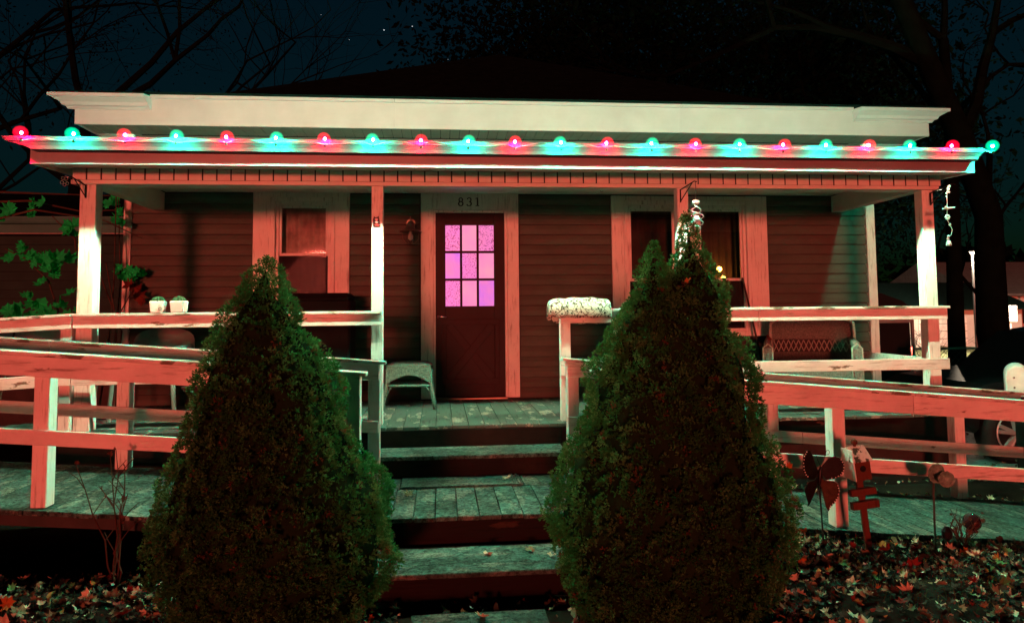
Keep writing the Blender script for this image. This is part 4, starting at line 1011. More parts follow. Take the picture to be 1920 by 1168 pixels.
# ---- hanging ornaments
sp = thing('wind_spinner', 'metal wind spinner with a pale glass ball hanging above the taller spruce', 'wind spinner', (2.262, 6.33, 2.33))
mk('hanger', MB().tube([(2.262, 6.33, 2.80), (2.266, 6.33, 2.75), (2.258, 6.33, 2.70), (2.263, 6.33, 2.63)], .004, 5), MT['chrome'], sp)
mk('top_cap', MB().lathe([(.028, 0), (.034, .01), (.034, .028), (.028, .036)], (2.262, 6.33, 2.598), 12), MT['chrome'], sp)
for ph in (0, pi):
    pts = [(2.262 + (.055 * sin(pi * min(1, k / 23 * 1.02)) + .012) * cos(ph + k * .62), 6.33 + (.055 * sin(pi * k / 23) + .012) * sin(ph + k * .62), 2.60 - .27 * k / 23) for k in range(24)]
    mk('coil', MB().tube(pts, .0055, 5), MT['chrome'], sp, smooth=True)
mk('glass_ball', MB().ball((2.262, 6.33, 2.468), .029, 14, 10), simple('pale_glass_ball', (.55, .68, .7), .15, 0, .1), sp, smooth=True)
ch = thing('wind_chime', 'string of little white flowers and a bell hanging off the right porch corner', 'wind chime', (4.55, 6.2, 2.22))
CX, CYY = 4.545, 6.2
mk('cord', MB().tube([(4.668, 6.30, 2.775), (4.57, 6.22, 2.74), (4.55, CYY, 2.66), (CX, CYY, 2.55), (4.54, CYY, 2.45), (4.56, CYY, 2.41), (4.585, CYY, 2.36), (4.57, CYY, 2.31), (4.545, CYY, 2.29), (4.545, CYY, 2.24)], .0025, 4), MT['dull_chime'], ch)
for (dx, z, r) in ((.03, 2.75, .014), (.02, 2.725, .012), (.028, 2.70, .010), (.0, 2.69, .008), (.0, 2.66, .007), (.02, 2.405, .012), (.0, 2.30, .011), (-.005, 2.275, .013)):
    mk('bead', MB().ball((CX + dx, CYY, z), r, 8, 6), MT['dull_chime'], ch, smooth=True)
mk('dragonfly', MB().tube([(CX - .045, CYY, 2.548), (CX, CYY, 2.552), (CX + .075, CYY, 2.560)], [.006, .012, .006], 6).tube([(CX - .03, CYY - .02, 2.565), (CX + .02, CYY + .02, 2.545)], [.008, .008], 5), MT['dull_chime'], ch)
fl = MB()
for k in range(6): fl.ball((CX + .016 * cos(k * pi / 3), CYY, 2.472 + .016 * sin(k * pi / 3)), .0105, 7, 5)
mk('flower', fl, MT['dull_chime'], ch, smooth=True)
mk('bell', MB().lathe([(.024, 0), (.022, .02), (.016, .04), (.005, .05)], (CX, CYY, 2.215), 12), simple('frosted_bell', (.35, .40, .36), .4), ch, smooth=True)
cl_ = thing('wind_chime', 'small cluster of metal rings hanging left of the left porch corner', 'wind chime', (-3.10, 6.4, 2.73))
mk('cord', MB().tube([(-3.05, 6.40, 2.80), (-3.097, 6.4, 2.82), (-3.10, 6.4, 2.78)], .003, 4), MT['chrome'], cl_)
for (dx, z) in ((-.015, 2.80), (.012, 2.795), (-.022, 2.765), (.0, 2.745), (.02, 2.755)):
    mk('ring', MB().tube([(-3.10 + dx + .013 * cos(k * pi / 5), 6.4, z + .013 * sin(k * pi / 5)) for k in range(11)], .003, 4), MT['chrome'], cl_)

# ================================================================== GARDEN ORNAMENTS
bf = thing('butterfly_stake', 'dark metal butterfly garden stake with white-dotted wings beside the taller spruce', 'garden stake', (2.34, 4.45, gh(2.34, 4.45)))
mk('stake', MB().tube([(2.345, 4.45, gh(2.34, 4.45) - .08), (2.335, 4.45, .40), (2.322, 4.45, .66)], .005, 6), MT['iron'], bf)
mk('thorax', MB().tube([(2.318, 4.447, .545), (2.325, 4.44, .60), (2.33, 4.437, .665), (2.333, 4.437, .69)], [.006, .012, .011, .005], 8), MT['iron'], bf, smooth=True)
def wing(pts, c, tiltx):
    mb = MB(); n = len(pts)
    P0 = [(x, 4.45 + (x - c) * tiltx, z) for x, z in pts]
    mb.add(P0 + [(x, y + .004, z) for x, y, z in P0], [tuple(range(n)), tuple(range(2 * n - 1, n - 1, -1))] + [(i, (i + 1) % n, (i + 1) % n + n, i + n) for i in range(n)])
    return mb
upL = [(2.325, .655), (2.305, .70), (2.285, .755), (2.262, .79), (2.235, .792), (2.213, .765), (2.203, .72), (2.207, .675), (2.222, .640), (2.25, .615), (2.29, .61)]
loL = [(2.318, .625), (2.29, .605), (2.25, .60), (2.225, .575), (2.215, .545), (2.225, .51), (2.238, .475), (2.232, .455), (2.250, .47), (2.27, .50), (2.295, .54), (2.315, .585)]
upR = [(2.330, .655), (2.352, .695), (2.385, .735), (2.425, .75), (2.458, .738), (2.474, .705), (2.470, .665), (2.452, .635), (2.42, .615), (2.37, .605)]
loR = [(2.334, .625), (2.36, .60), (2.41, .60), (2.435, .58), (2.442, .545), (2.43, .50), (2.412, .47), (2.385, .44), (2.375, .415), (2.362, .44), (2.35, .50), (2.336, .58)]
wm_dark = simple('dark_wing', (.010, .010, .008), .5, 0, .5, 20, .3); wm_or = simple('orange_brown_wing', (.05, .03, .012), .5, 0, .6, 20, .3)
for pts, m_, tl in ((upL, wm_dark, .35), (loL, wm_dark, .35), (upR, wm_dark, -.3), (loR, wm_or, -.3)): mk('wing', wing(pts, 2.328, tl), m_, bf)
dots = MB()
for pts, tl, sel in ((upL, .35, range(4, 9)), (upR, -.3, range(4, 9)), (loR, -.3, range(3, 8))):
    cxm = sum(q[0] for q in pts) / len(pts); czm = sum(q[1] for q in pts) / len(pts)
    for i in sel:
        for s_ in (0, .5):
            a = pts[i]; b = pts[(i + 1) % len(pts)]; x = a[0] + (b[0] - a[0]) * s_; z = a[1] + (b[1] - a[1]) * s_; x += (cxm - x) * .1; z += (czm - z) * .1
            dots.ball((x, 4.446 + (x - 2.328) * tl, z), .0042, 6, 4)
mk('wing_dots', dots, wm, bf, smooth=True)
for sx in (-1, 1): mk('antenna', MB().tube([(2.333, 4.437, .69), (2.333 + sx * .02, 4.43, .73), (2.333 + sx * .035, 4.43, .775)] + [(2.333 + sx * .035 + sx * .012 * (1 - cos(a)), 4.43, .775 + .014 * sin(a)) for a in (1, 2, 3, 4, 5)], .0017, 4), MT['iron'], bf)
# birdhouse on a tilted stake with two cross shelves
bh = thing('birdhouse', 'little red birdhouse with a white-streaked roof on a leaning wooden stake', 'birdhouse', (2.60, 4.40, gh(2.6, 4.4)))
redw = worn_paint('faded_red_wood', (.10, .035, .022), (.16, .11, .07), .62, 'z', .6, .4); RX = Matrix.Rotation(radians(-6), 3, 'Y'); B0 = Vector((2.60, 4.40, .22))
def til(mb): mb.v = [tuple(RX @ Vector(v_) + B0) for v_ in mb.v]; return mb
mk('stake', til(BX(-.020, .020, -.008, .008, -.12, .42)), redw, bh, .002)
mk('shelf', til(BX(-.085, .085, -.045, -.0085, .225, .270)), redw, bh, .002); mk('shelf', til(BX(-.082, .080, -.04, -.0085, .305, .345)), redw, bh, .002)
mk('box', til(BX(-.052, .052, -.06, .055, .400, .525)), redw, bh, .003)
roofm = worn_paint('white_streaked_roof', (.62, .62, .56), (.08, .1, .07), .54, 'z', .6, .4, 9)
mk('roof', til(MB().add([(-.068, -.075, .512), (.068, -.075, .512), (.058, .0, .60), (-.058, .0, .60), (-.068, .075, .512), (.068, .075, .512)], [(0, 1, 2, 3), (3, 2, 5, 4), (0, 3, 4), (1, 5, 2), (0, 4, 5, 1)])), roofm, bh, .004)
mk('side_trim', til(BX(-.060, -.0525, -.07, .06, .40, .585)), MT['rail_post'], bh, .002)
hb = MB().tube([(0, -.0575, .47), (0, -.0625, .47)], .019, 14); mk('entrance_hole', til(hb), MT['iron'], bh)
mk('finial', til(MB().ball((0, 0, .622), .021, 10, 7).tube([(0, 0, .595), (0, 0, .61)], .01, 8)), redw, bh, smooth=True)
# glass flower stake
gf = thing('flower_stake', 'pale glass-plate flower on a rusty garden stake at the edge of the right ramp', 'garden stake', (3.07, 4.45, gh(3.07, 4.45)))
gm_ = simple('pressed_glass', (.17, .30, .22), .18, 0, .5, 40, .6)
def dish(c, r, tilt, mat, nm, par):
    mb = MB(); nn = 22
    rings = [(0, -.012), (.3, -.010), (.55, -.002), (.8, .002), (1.0, .018), (1.0, .022), (.8, .007), (.3, -.005), (0, -.006)]
    for (q, h) in rings:
        for k in range(nn):
            a = 2 * pi * k / nn; sc = 1 + (.045 * cos(a * 9) if q > .7 else 0); mb.v.append((r * q * sc * cos(a), -h, r * q * sc * sin(a)))
    for i in range(len(rings) - 1):
        for k in range(nn): mb.f.append((i * nn + k, i * nn + (k + 1) % nn, (i + 1) * nn + (k + 1) % nn, (i + 1) * nn + k)); mb.mi.append(0)
    R = Matrix.Rotation(tilt, 3, 'Z'); mb.v = [tuple(R @ Vector(v_) + Vector(c)) for v_ in mb.v]; mk(nm, mb, mat, par, smooth=True)
dish((3.085, 4.45, .625), .062, .15, gm_, 'petal_plate', gf); dish((3.145, 4.435, .590), .050, -.2, gm_, 'petal_plate', gf); dish((3.095, 4.42, .600), .024, .1, gm_, 'centre', gf)
mk('stake', MB().tube([(3.07, 4.45, gh(3.07, 4.45) - .08), (3.072, 4.45, .35), (3.085, 4.46, .62)], .006, 6), simple('rusty_rod', (.06, .04, .03), .7), gf)
# solar stake, gazing ball, hoop
ss = thing('solar_light_stake', 'small unlit dark solar light stake at the edge of the right ramp', 'garden light', (3.06, 4.32, gh(3.06, 4.32)))
mk('head', MB().lathe([(.012, 0), (.03, .02), (.032, .055), (.012, .085)], (3.06, 4.32, .25), 10), MT['iron'], ss); mk('spike', MB().tube([(3.06, 4.32, .13), (3.06, 4.32, .255)], .008, 6), MT['iron'], ss)
gz_ = thing('gazing_ball', 'small dark reddish glass ball lying among plants at the right ramp edge', 'glass ball', (3.36, 4.5, gh(3.36, 4.5)))
mk('ball', MB().ball((3.36, 4.5, .30), .055, 16, 10), simple('dark_red_glass', (.04, .02, .022), .08, 0, .2, 6, 0), gz_, smooth=True)
mk('ring', MB().tube([(3.36 + .03 * cos(k * pi / 6), 4.5 + .03 * sin(k * pi / 6), .245) for k in range(13)], .006, 5), MT['iron'], gz_)
mk('wire_hoop', MB().tube([(3.38 + .40 * k / 10, 4.15 - .02 * k / 10, gh(3.4, 4.15) + .10 * sin(pi * k / 10) - .01) for k in range(11)], .005, 5), simple('pale_hoop', (.3, .26, .2), .6), label='thin bent hoop standing in the leaves at the right', cat='hoop', origin=(3.6, 4.15, .2))
# twiggy plants
tw_m = simple('bare_twig', (.06, .03, .02), .8); tl_m = simple('withered_leaf', (.10, .045, .03), .8)
def twig_plant(x, y, h, label, n=5, spread=.22, seed=1, leaves=14):
    rr = random.Random(seed); z0 = gh(x, y)
    r = thing('bare_shrub', label, 'shrub', (x, y, z0)); sm = MB(); tips = []
    for i in range(n):
        a = rr.uniform(0, 6.28); sp_ = rr.uniform(.2, 1) * spread; hh = h * rr.uniform(.6, 1); pts = []
        for k in range(6):
            u = k / 5; pts.append((x + sp_ * cos(a) * u ** 1.3 + rr.gauss(0, .012), y + .5 * sp_ * sin(a) * u ** 1.3, z0 - .02 + hh * u))
        sm.tube(pts, [.006 - .004 * k / 5 for k in range(6)], 5); tips += pts[2:]
        for k in (2, 3, 4):
            b = pts[k]; a2 = rr.uniform(0, 6.28); e_ = (b[0] + .10 * cos(a2), b[1] + .05 * sin(a2), b[2] + .11); sm.tube([b, ((b[0] + e_[0]) / 2, b[1], (b[2] + e_[2]) / 2 + .01), e_], [.003, .0025, .0015], 4); tips.append(e_)
    mk('stem', sm, tw_m, r)
    lv = MB()
    for _ in range(leaves):
        c = rr.choice(tips); s, T = rr.choice(SH); sz = rr.uniform(.012, .024); R = rotm(rr.uniform(0, 6), rr.uniform(0, 3), rr.uniform(0, 3)); V = (s * sz) @ R.T + np.array(c)
        lv.add([tuple(v_) for v_ in V], [tuple(int(i) for i in f) for f in T])
    mk('withered_leaves', lv, tl_m, r, kind='stuff')
twig_plant(-1.86, 4.55, .85, 'bare twiggy shrub in front of the left ramp railing', 6, .28, 3, 18)
twig_plant(3.22, 4.42, .30, 'small dry leafy weed beside the glass ball at the right ramp edge', 6, .14, 5, 26)
twig_plant(3.85, 4.5, .45, 'thin dry stems in front of the right ramp railing near the photo edge', 4, .1, 8, 10)

# ================================================================== MAILBOX, CAR, FENCE, SHED
mbx = thing('mailbox', 'pale arched mailbox on a short post at the right edge', 'mailbox', (5.235, 6.31, gh(5.235, 6.45)))
arc_ = [(5.135, .84)] + [(5.235 - .10 * cos(a), 1.03 + .10 * sin(a)) for a in [k * pi / 12 for k in range(13)]] + [(5.335, .84)]
mk('body', MB().prism_y(arc_, 6.31, 6.75), simple('pale_mailbox_paint', (.66, .70, .66), .4), mbx, .006)
mk('door', MB().prism_y([(5.235 + (x - 5.235) * .93, .986 + (z - .986) * .93) for x, z in arc_], 6.300, 6.3095), simple('pale_mailbox_door', (.68, .72, .68), .4), mbx, .003)
for z in (.93, 1.02): mk('rivet', MB().ball((5.20, 6.299, z), .010, 8, 5), MT['chrome'], mbx)
mk('post', BX(5.20, 5.27, 6.48, 6.55, gh(5.235, 6.45) - .05, .84), MT['shingle'], mbx)
mbx.rotation_euler.z = -radians(37)
car = thing('parked_car', 'dark parked car with a silver alloy wheel, mostly beyond the right edge', 'car', (7.9, 8.2, 0))
carp = simple('black_car_paint', (.008, .008, .009), .25, .2, .1, 2, 0)
cp_ = [(5.72, .34), (5.68, .55), (5.74, .74), (5.95, .84), (6.75, .93), (7.35, 1.36), (8.0, 1.45), (9.0, 1.44), (9.8, 1.05), (10.15, .98), (10.2, .6), (10.1, .32)]
def arch(cx, r=.36): return [(cx + r * cos(a), .32 + r * sin(a)) for a in [pi * k / 8 for k in range(9)]]
prof = cp_[:1] + cp_[1:] + [(10.05, .3)] + arch(9.3) + arch(6.2) + []
mk('body', MB().prism_y(prof, 7.42, 9.05), carp, car, .05)
def wheel(cx):
    w = mk('wheel', MB().tube([(cx, 7.40, .32), (cx, 7.62, .32)], .21, 24), MT['iron'], car, origin=(cx, 7.5, .32))
    tp = [(.205, 7.62), (.30, 7.625), (.325, 7.60), (.325, 7.44), (.30, 7.405), (.235, 7.40), (.205, 7.415)]
    mb = MB(); nn = 32
    for (r, y) in tp:
        for k in range(nn): mb.v.append((cx + r * cos(2 * pi * k / nn), y, .327 + r * sin(2 * pi * k / nn)))
    for i in range(len(tp)):
        for k in range(nn): mb.f.append((i * nn + k, i * nn + (k + 1) % nn, ((i + 1) % len(tp)) * nn + (k + 1) % nn, ((i + 1) % len(tp)) * nn + k)); mb.mi.append(0)
    mk('tyre', mb, simple('tyre_rubber', (.015, .015, .015), .8), w, smooth=True)
    rm_ = MB().tube([(cx + .205 * cos(2 * pi * k / 32), 7.405, .327 + .205 * sin(2 * pi * k / 32)) for k in range(33)], .010, 6)
    for k in range(5):
        a = 2 * pi * k / 5 + .35
        for d_ in (-.16, .16):
            rm_.tube([(cx + .03 * cos(a), 7.385, .327 + .03 * sin(a)), (cx + .20 * cos(a + d_), 7.40, .327 + .20 * sin(a + d_))], [.030, .026], 5)
    rm_.tube([(cx, 7.375, .327), (cx, 7.40, .327)], .045, 14); mk('rim', rm_, simple('silver_alloy', (.30, .30, .30), .35, .6, .05), w)
wheel(6.2); wheel(9.3)
mk('side_window', MB().prism_y([(6.95, .98), (7.42, 1.32), (8.0, 1.39), (8.9, 1.38), (9.5, 1.08)], 7.412, 7.419), simple('dark_car_glass', (.01, .01, .012), .05, 0, 0, 1, 0), car)
mk('headlight', MB().ball((5.80, 7.50, .70), .07, 12, 8), simple('clear_lens', (.5, .5, .5), .1), car, smooth=True)
car.location.x -= .13
# chain-link fence
cf = thing('chain_link_fence', 'low chain-link fence behind the right porch post', 'fence', (8.6, 10.6, 0))
fx0, fx1, fy, fh = 7.05, 10.2, 10.6, 1.05
for x in (7.08, 8.6, 10.15): mk('post', MB().tube([(x, fy, 0), (x, fy, fh + .03)], .022, 8), MT['chrome'], cf)
mk('rail', MB().tube([(fx0, fy, fh), (fx1, fy, fh)], .017, 6).tube([(fx0, fy, .62), (fx1, fy, .62)], .010, 5), simple('dull_pipe', (.12, .12, .11), .5), cf)
mesh = MB(); x = fx0
while x < fx1:
    for s_ in (-1, 1):
        xb = x + s_ * fh * .9
        t0, t1 = 0, 1
        if xb < fx0: t1 = (x - fx0) / (x - xb)
        if xb > fx1: t1 = (fx1 - x) / (xb - x)
        mesh.tube([(x, fy + s_ * .003, .02), (x + (xb - x) * t1, fy + s_ * .003, .02 + (fh - .03) * t1)], .0035, 3, False)
    x += .105
for s_, e_ in ((-1, fx1), (1, fx0)):
    k = .1
    while k < fh:
        L_ = (fh - k); mesh.tube([(e_, fy + s_ * .003, k), (e_ + s_ * L_ * .9, fy + s_ * .003, fh)], .0035, 3, False); k += .115
mk('wire_mesh', mesh, simple('dull_wire', (.05, .05, .045), .5, .4), cf, kind='stuff')
# dark shed with a rounded roof beyond the house corner
sh = thing('garden_shed', 'black shed with a rounded roof beyond the right corner of the house', 'shed', (6.9, 11.8, 0))
shm = simple('black_shed', (.008, .008, .008), .6)
mk('wall', BX(5.75, 7.34, 11.0, 12.6, 0, 1.50), shm, sh); mk('roof', MB().prism_y([(5.65, 1.503), (7.44, 1.503), (7.40, 1.62), (7.18, 1.78), (6.85, 1.90), (6.5, 1.945), (6.1, 1.93), (5.8, 1.80), (5.66, 1.62)], 10.92, 12.7), shm, sh)
mk('edge_trim', MB().box(7.345, 7.385, 10.96, 11.0, 0, 1.50).box(6.66, 7.344, 10.965, 10.999, 1.44, 1.50), simple('grey_trim', (.18, .18, .17), .5), sh)

# ================================================================== NEIGHBOUR BUILDING AT LEFT, FAR BUILDINGS
nb_ = thing('neighbour_garage', 'grey sided neighbouring garage with a pale eave, behind the vine at left', 'garage', (-8.5, 13, 0))
nbm = simple('dull_grey_siding', (.016, .045, .034), .6, 0, .2, 4, .1)
MT['nb_trim'] = simple('dull_pale_eave', (.05, .20, .15), .6, 0, .15, 3, .05)
ngw = mk('wall', BX(-14, -3.72, 11.30, 15, 0, 2.84), MT['backing'], nb_)
z = .1
while z < 2.80:
    if z > .9:
        mk('siding_board', MB().prism_x([(11.298, z), (11.264, z + .002), (11.262, z + .01), (11.283, z + .128), (11.298, z + .128)], -10, -3.72), nbm, ngw, origin=(-6.9, 11.28, z))
    z += .13
mk('fascia', MB().box(-14, -3.6, 10.99, 11.02, 2.842, 2.962), MT['nb_trim'], nb_)
mk('gutter', MB().prism_x([(10.985, 2.965), (10.92, 2.965), (10.90, 2.99), (10.88, 3.045), (10.88, 3.065), (10.985, 3.065)], -14, -3.6), MT['nb_trim'], nb_)
mk('soffit', BX(-14, -3.62, 11.025, 11.26, 2.835, 2.85), MT['vinyl'], nb_)
mk('roof', MB().add([(-14, 10.95, 3.07), (-3.55, 10.95, 3.07), (-3.55, 13.2, 3.75), (-14, 13.2, 3.75), (-3.55, 15.5, 3.07), (-14, 15.5, 3.07)], [(0, 1, 2, 3), (3, 2, 4, 5), (0, 3, 5), (1, 4, 2), (0, 5, 4, 1)]), MT['shingle'], nb_)
pinkw = simple('pale_far_siding', (.50, .48, .43), .7, 0, .1, 2, .05)
fo = thing('far_garage', 'low pale garage with a dark roof across the street, seen past the right porch post', 'garage', (21, 31, 0))
fw_ = mk('wall', BX(17.5, 25.2, 30, 36, 0, 1.75), pinkw, fo)
mk('garage_door', BX(20.4, 22.6, 29.95, 29.995, .05, 1.30), simple('pale_door_panel', (.7, .62, .56), .6), fo)
for z in (.36, .68, 1.0): mk('panel_line', BX(20.4, 22.6, 29.94, 29.949, z, z + .03), simple('shadow_grey', (.25, .22, .2), .7), fo)
mk('roof', MB().prism_x([(29.4, 1.66), (33, 2.9), (36.6, 1.66), (36.6, 1.60), (29.4, 1.60)], 17.2, 25.5), MT['shingle'], fo)
fh_ = thing('far_house', 'lit pale house with a porch across the street at the right edge', 'house', (30, 36, 0))
mk('wall', BX(26.5, 38, 34, 42, 0, 2.5), simple('warm_far_wall', (.45, .40, .34), .7, 0, .15, 2, 0), fh_)
mk('roof', MB().prism_x([(33.2, 2.35), (38, 4.2), (42.8, 2.35), (42.8, 2.25), (33.2, 2.25)], 26, 38.5), simple('pale_far_roof', (.10, .12, .11), .8), fh_)
for x in (27.3, 28.6, 29.9): mk('window', BX(x, x + .7, 33.93, 33.995, .9, 1.9), simple('dark_far_window', (.03, .03, .03), .2), fh_)
for x in (26.8, 28.3, 29.8, 31.2): mk('porch_post', BX(x, x + .1, 33.1, 33.2, 0, 2.25), MT['trim'], fh_)
# road sign and red sign
rs = thing('road_sign', 'white rectangular road sign on a pale post, brightly lit at the right edge', 'sign', (20.7, 25.2, 0))
mk('plate', BX(20.42, 20.98, 25.15, 25.17, 1.15, 1.75), simple('white_sign_paint', (.85, .85, .85), .4), rs, .01); mk('post', BX(20.66, 20.74, 25.175, 25.23, 0, 1.7), MT['trim'], rs)
rs2 = thing('red_sign', 'small round red sign left of the white road sign', 'sign', (19.9, 25.6, 0))
mk('plate', MB().tube([(19.92, 25.58, 1.35), (19.92, 25.60, 1.35)], .20, 16), simple('red_sign_paint', (.6, .02, .06), .4), rs2); mk('post', MB().tube([(19.92, 25.63, 0), (19.92, 25.63, 1.3)], .025, 6), MT['iron'], rs2)
# street lamp that lights the far side
sl_ = thing('street_lamp', 'distant lit street lamp on a dark pole between the two right-hand trunks', 'street lamp', (18.6, 24.2, 0))
mk('pole', MB().tube([(18.9, 24.6, 0), (18.9, 24.6, 3.6), (18.8, 24.4, 3.72), (18.62, 24.2, 3.70)], [.06, .045, .035, .03], 8), MT['iron'], sl_)
mk('head', MB().lathe([(.03, .06), (.10, .02), (.13, -.02), (.10, -.02)], (18.6, 24.2, 3.66), 12), MT['iron'], sl_)
mk('lens', MB().ball((18.6, 24.2, 3.60), .075, 10, 6), emit('lit_lamp_lens', (1, .80, .58), 6), sl_)
pl_ = bpy.data.lights.new('street_lamp_glow', 'POINT'); pl_.energy = 4500; pl_.color = (1, .80, .58); pl_.shadow_soft_size = .12
po = bpy.data.objects.new('street_lamp_glow', pl_); COL.objects.link(po); po.parent = sl_; po.location = (0, -.05, 3.45)

# ================================================================== VINES
vleaf = foliage_mat('vine_leaf_green', (.010, .62, .12), (.03, .92, .22)); vred = foliage_mat('vine_leaf_red', (.12, .03, .02), (.22, .06, .04)); vstem = simple('vine_stem', (.07, .05, .035), .8)  # green bulb light is put into the leaf colour; few bulbs reach here
def vine_leaf(x, y, z, sz, par, mat, rr, face=True):
    s, T = SH[rr.randrange(9)]; R = np.array(Matrix.Rotation(rr.uniform(-.5, .5), 3, 'Z') @ Matrix.Rotation(radians(70) + rr.gauss(0, .35), 3, 'X') @ Matrix.Rotation(rr.gauss(0, .4), 3, 'Y') @ Matrix.Rotation(rr.uniform(0, 6.28), 3, 'Z'))
    V = (s * sz) @ R.T + np.array((x, y, z)); mb = MB().add([tuple(v_) for v_ in V], [tuple(int(i) for i in f) for f in T]); return mk('leaf', mb, mat, par, origin=(x, y, z))
vn = thing('grape_vine', 'leafy vine with large leaves coloured as if green-lit sprawling left of the porch', 'vine', (-3.9, 7.8, 0))
sm = MB()
for path in ([(-3.62, 8.0, 0), (-3.62, 7.9, .8), (-3.68, 7.7, 1.5), (-3.75, 7.5, 2.0), (-3.90, 7.4, 2.2), (-4.1, 7.4, 2.3)], [(-3.62, 7.9, .8), (-3.55, 7.7, 1.7), (-3.52, 7.5, 2.4), (-3.70, 7.42, 2.62)],
             [(-4.4, 7.4, 2.74), (-3.9, 7.4, 2.76), (-3.5, 7.5, 2.68), (-3.2, 7.6, 2.70)], [(-4.4, 7.4, 2.85), (-3.8, 7.4, 2.83), (-3.3, 7.7, 2.86)], [(-4.3, 7.4, 2.55), (-3.8, 7.3, 2.66), (-3.3, 7.6, 2.60), (-3.05, 7.9, 2.45)],
             [(-3.5, 8.0, .5), (-3.42, 8.05, 1.3), (-3.38, 8.05, 2.0), (-3.36, 8.0, 2.9)], [(-3.3, 7.9, .6), (-3.25, 7.95, 1.5), (-3.5, 7.8, 2.3)], [(-3.15, 7.6, .75), (-3.2, 7.7, 1.6), (-3.4, 7.9, 2.2)], [(-4.2, 7.5, .6), (-4.0, 7.45, 1.6), (-3.6, 7.45, 1.8)], [(-3.25, 7.4, .9), (-3.18, 7.5, 1.5), (-3.1, 7.8, 1.9)]):
    sm.tube(path, [.012 - .007 * i / (len(path) - 1) for i in range(len(path))], 5)
mk('stem', sm, vstem, vn)
rr = random.Random(4)
for (x, y, z, n_, sp_, sz) in [(-3.87, 7.4, 2.745, 3, .05, .075), (-4.02, 7.4, 2.66, 4, .09, .08), (-4.2, 7.4, 2.58, 4, .1, .09), (-4.07, 7.4, 2.25, 3, .05, .08), (-3.94, 7.4, 2.31, 2, .04, .07), (-3.87, 7.38, 2.24, 3, .05, .08), (-3.73, 7.4, 2.21, 4, .06, .085), (-3.62, 7.4, 2.19, 4, .05, .09), (-3.70, 7.42, 2.10, 3, .06, .08), (-3.80, 7.45, 2.0, 2, .03, .06),
        (-3.50, 7.45, 2.47, 5, .07, .085), (-4.0, 7.4, 1.68, 5, .07, .09), (-3.80, 7.4, 1.75, 3, .06, .085), (-3.72, 7.35, 1.72, 4, .07, .09), (-3.55, 7.4, 1.76, 7, .10, .08), (-3.85, 7.4, 1.85, 2, .04, .07)]:
    for _ in range(n_): vine_leaf(x + rr.gauss(0, sp_ * .7), y + rr.gauss(0, .04), z + rr.gauss(0, sp_ * .6), sz * rr.uniform(.75, 1.2), vn, vleaf, rr)
v2 = thing('climbing_vine', 'vine with green and dark red leaves climbing the left corner board of the house', 'vine', (-3.36, 8.15, 0))
mk('stem', MB().tube([(-3.40, 8.2, 0), (-3.42, 8.18, 1.2), (-3.36, 8.16, 2.0), (-3.40, 8.15, 2.9)], [.012, .010, .008, .005], 5), vstem, v2)
for (x, z, n_, mat, sz) in [(-3.44, 2.88, 3, vleaf, .08), (-3.38, 2.75, 2, vleaf, .06), (-3.36, 2.62, 4, vleaf, .075), (-3.29, 2.10, 4, vleaf, .085), (-3.19, 2.07, 3, vleaf, .08), (-3.36, 2.12, 3, vleaf, .07), (-3.24, 1.95, 3, vred, .085), (-3.14, 1.88, 4, vred, .09), (-3.06, 1.80, 1, vred, .05)]:
    for _ in range(n_): vine_leaf(x + rr.gauss(0, .03), 8.17 + rr.uniform(-.12, .05), z + rr.gauss(0, .03), sz * rr.uniform(.8, 1.15), v2, mat, rr)

# ================================================================== TREES
bark = simple('dark_tree_bark', (.003, .007, .005), .9, 0, .4, 6, .6); crownm = foliage_mat('night_foliage', (.0015, .006, .004), (.0035, .012, .006))
def grow(mb, p, d, L, r, depth, rr, tips, droop=.0, ns=4):
    pts = [p]; q = Vector(p); dd = Vector(d).normalized()
    for k in range(ns):
        dd = (dd + Vector((rr.gauss(0, .14), rr.gauss(0, .14), rr.gauss(0, .10) - droop))).normalized(); q = q + dd * L / ns; pts.append(q.copy())
    mb.tube(pts, [r * (1 - .55 * i / ns) for i in range(ns + 1)], 6 if depth > 2 else 4, False)
    tips.append((pts[-1].copy(), depth))
    if depth <= 0: return
    nb2 = 3 if depth > 1 else 4
    for i in range(nb2):
        b = pts[rr.randint(max(1, ns - 2), ns)] if i else pts[-1]
        ax = Vector((rr.gauss(0, 1), rr.gauss(0, 1), rr.gauss(.25, .6))).normalized()
        grow(mb, b, (dd * .75 + ax * .75), L * rr.uniform(.6, .82), r * .5, depth - 1, rr, tips, droop, ns)
def tree(name, label, trunk_pts, trunk_r, dirs, L, depth, seed, leaves=0, leaf_sz=.12, spread=.8, group=None):
    rr = random.Random(seed); b = trunk_pts[0]; r = thing(name, label, 'tree', b, group)
    n = len(trunk_pts); mk('trunk', MB().tube(trunk_pts, [trunk_r * (1 - .45 * i / (n - 1)) for i in range(n)], 10), bark, r, smooth=True)
    br_ = MB(); tips = []
    for (i, d) in dirs: grow(br_, Vector(trunk_pts[i]), d, L, trunk_r * .42, depth, rr, tips)
    mk('branches', br_, bark, r)
    if leaves:
        g_ = np.random.default_rng(seed); T = np.array([t[0] for t in tips if t[1] <= 1]); c = T[g_.integers(0, len(T), leaves)] + g_.normal(0, spread, (leaves, 3))
        u = unit(g_.normal(0, 1, (leaves, 3))) * leaf_sz * g_.uniform(.5, 1.2, (leaves, 1)); w = unit(np.cross(u, g_.normal(0, 1, (leaves, 3)))) * leaf_sz * .4
        V = np.stack([c - u, c + w, c + u, c - w], 1).reshape(-1, 3)
        np_mesh('crown', V, np.arange(len(V)).reshape(-1, 4), [crownm], None, r)
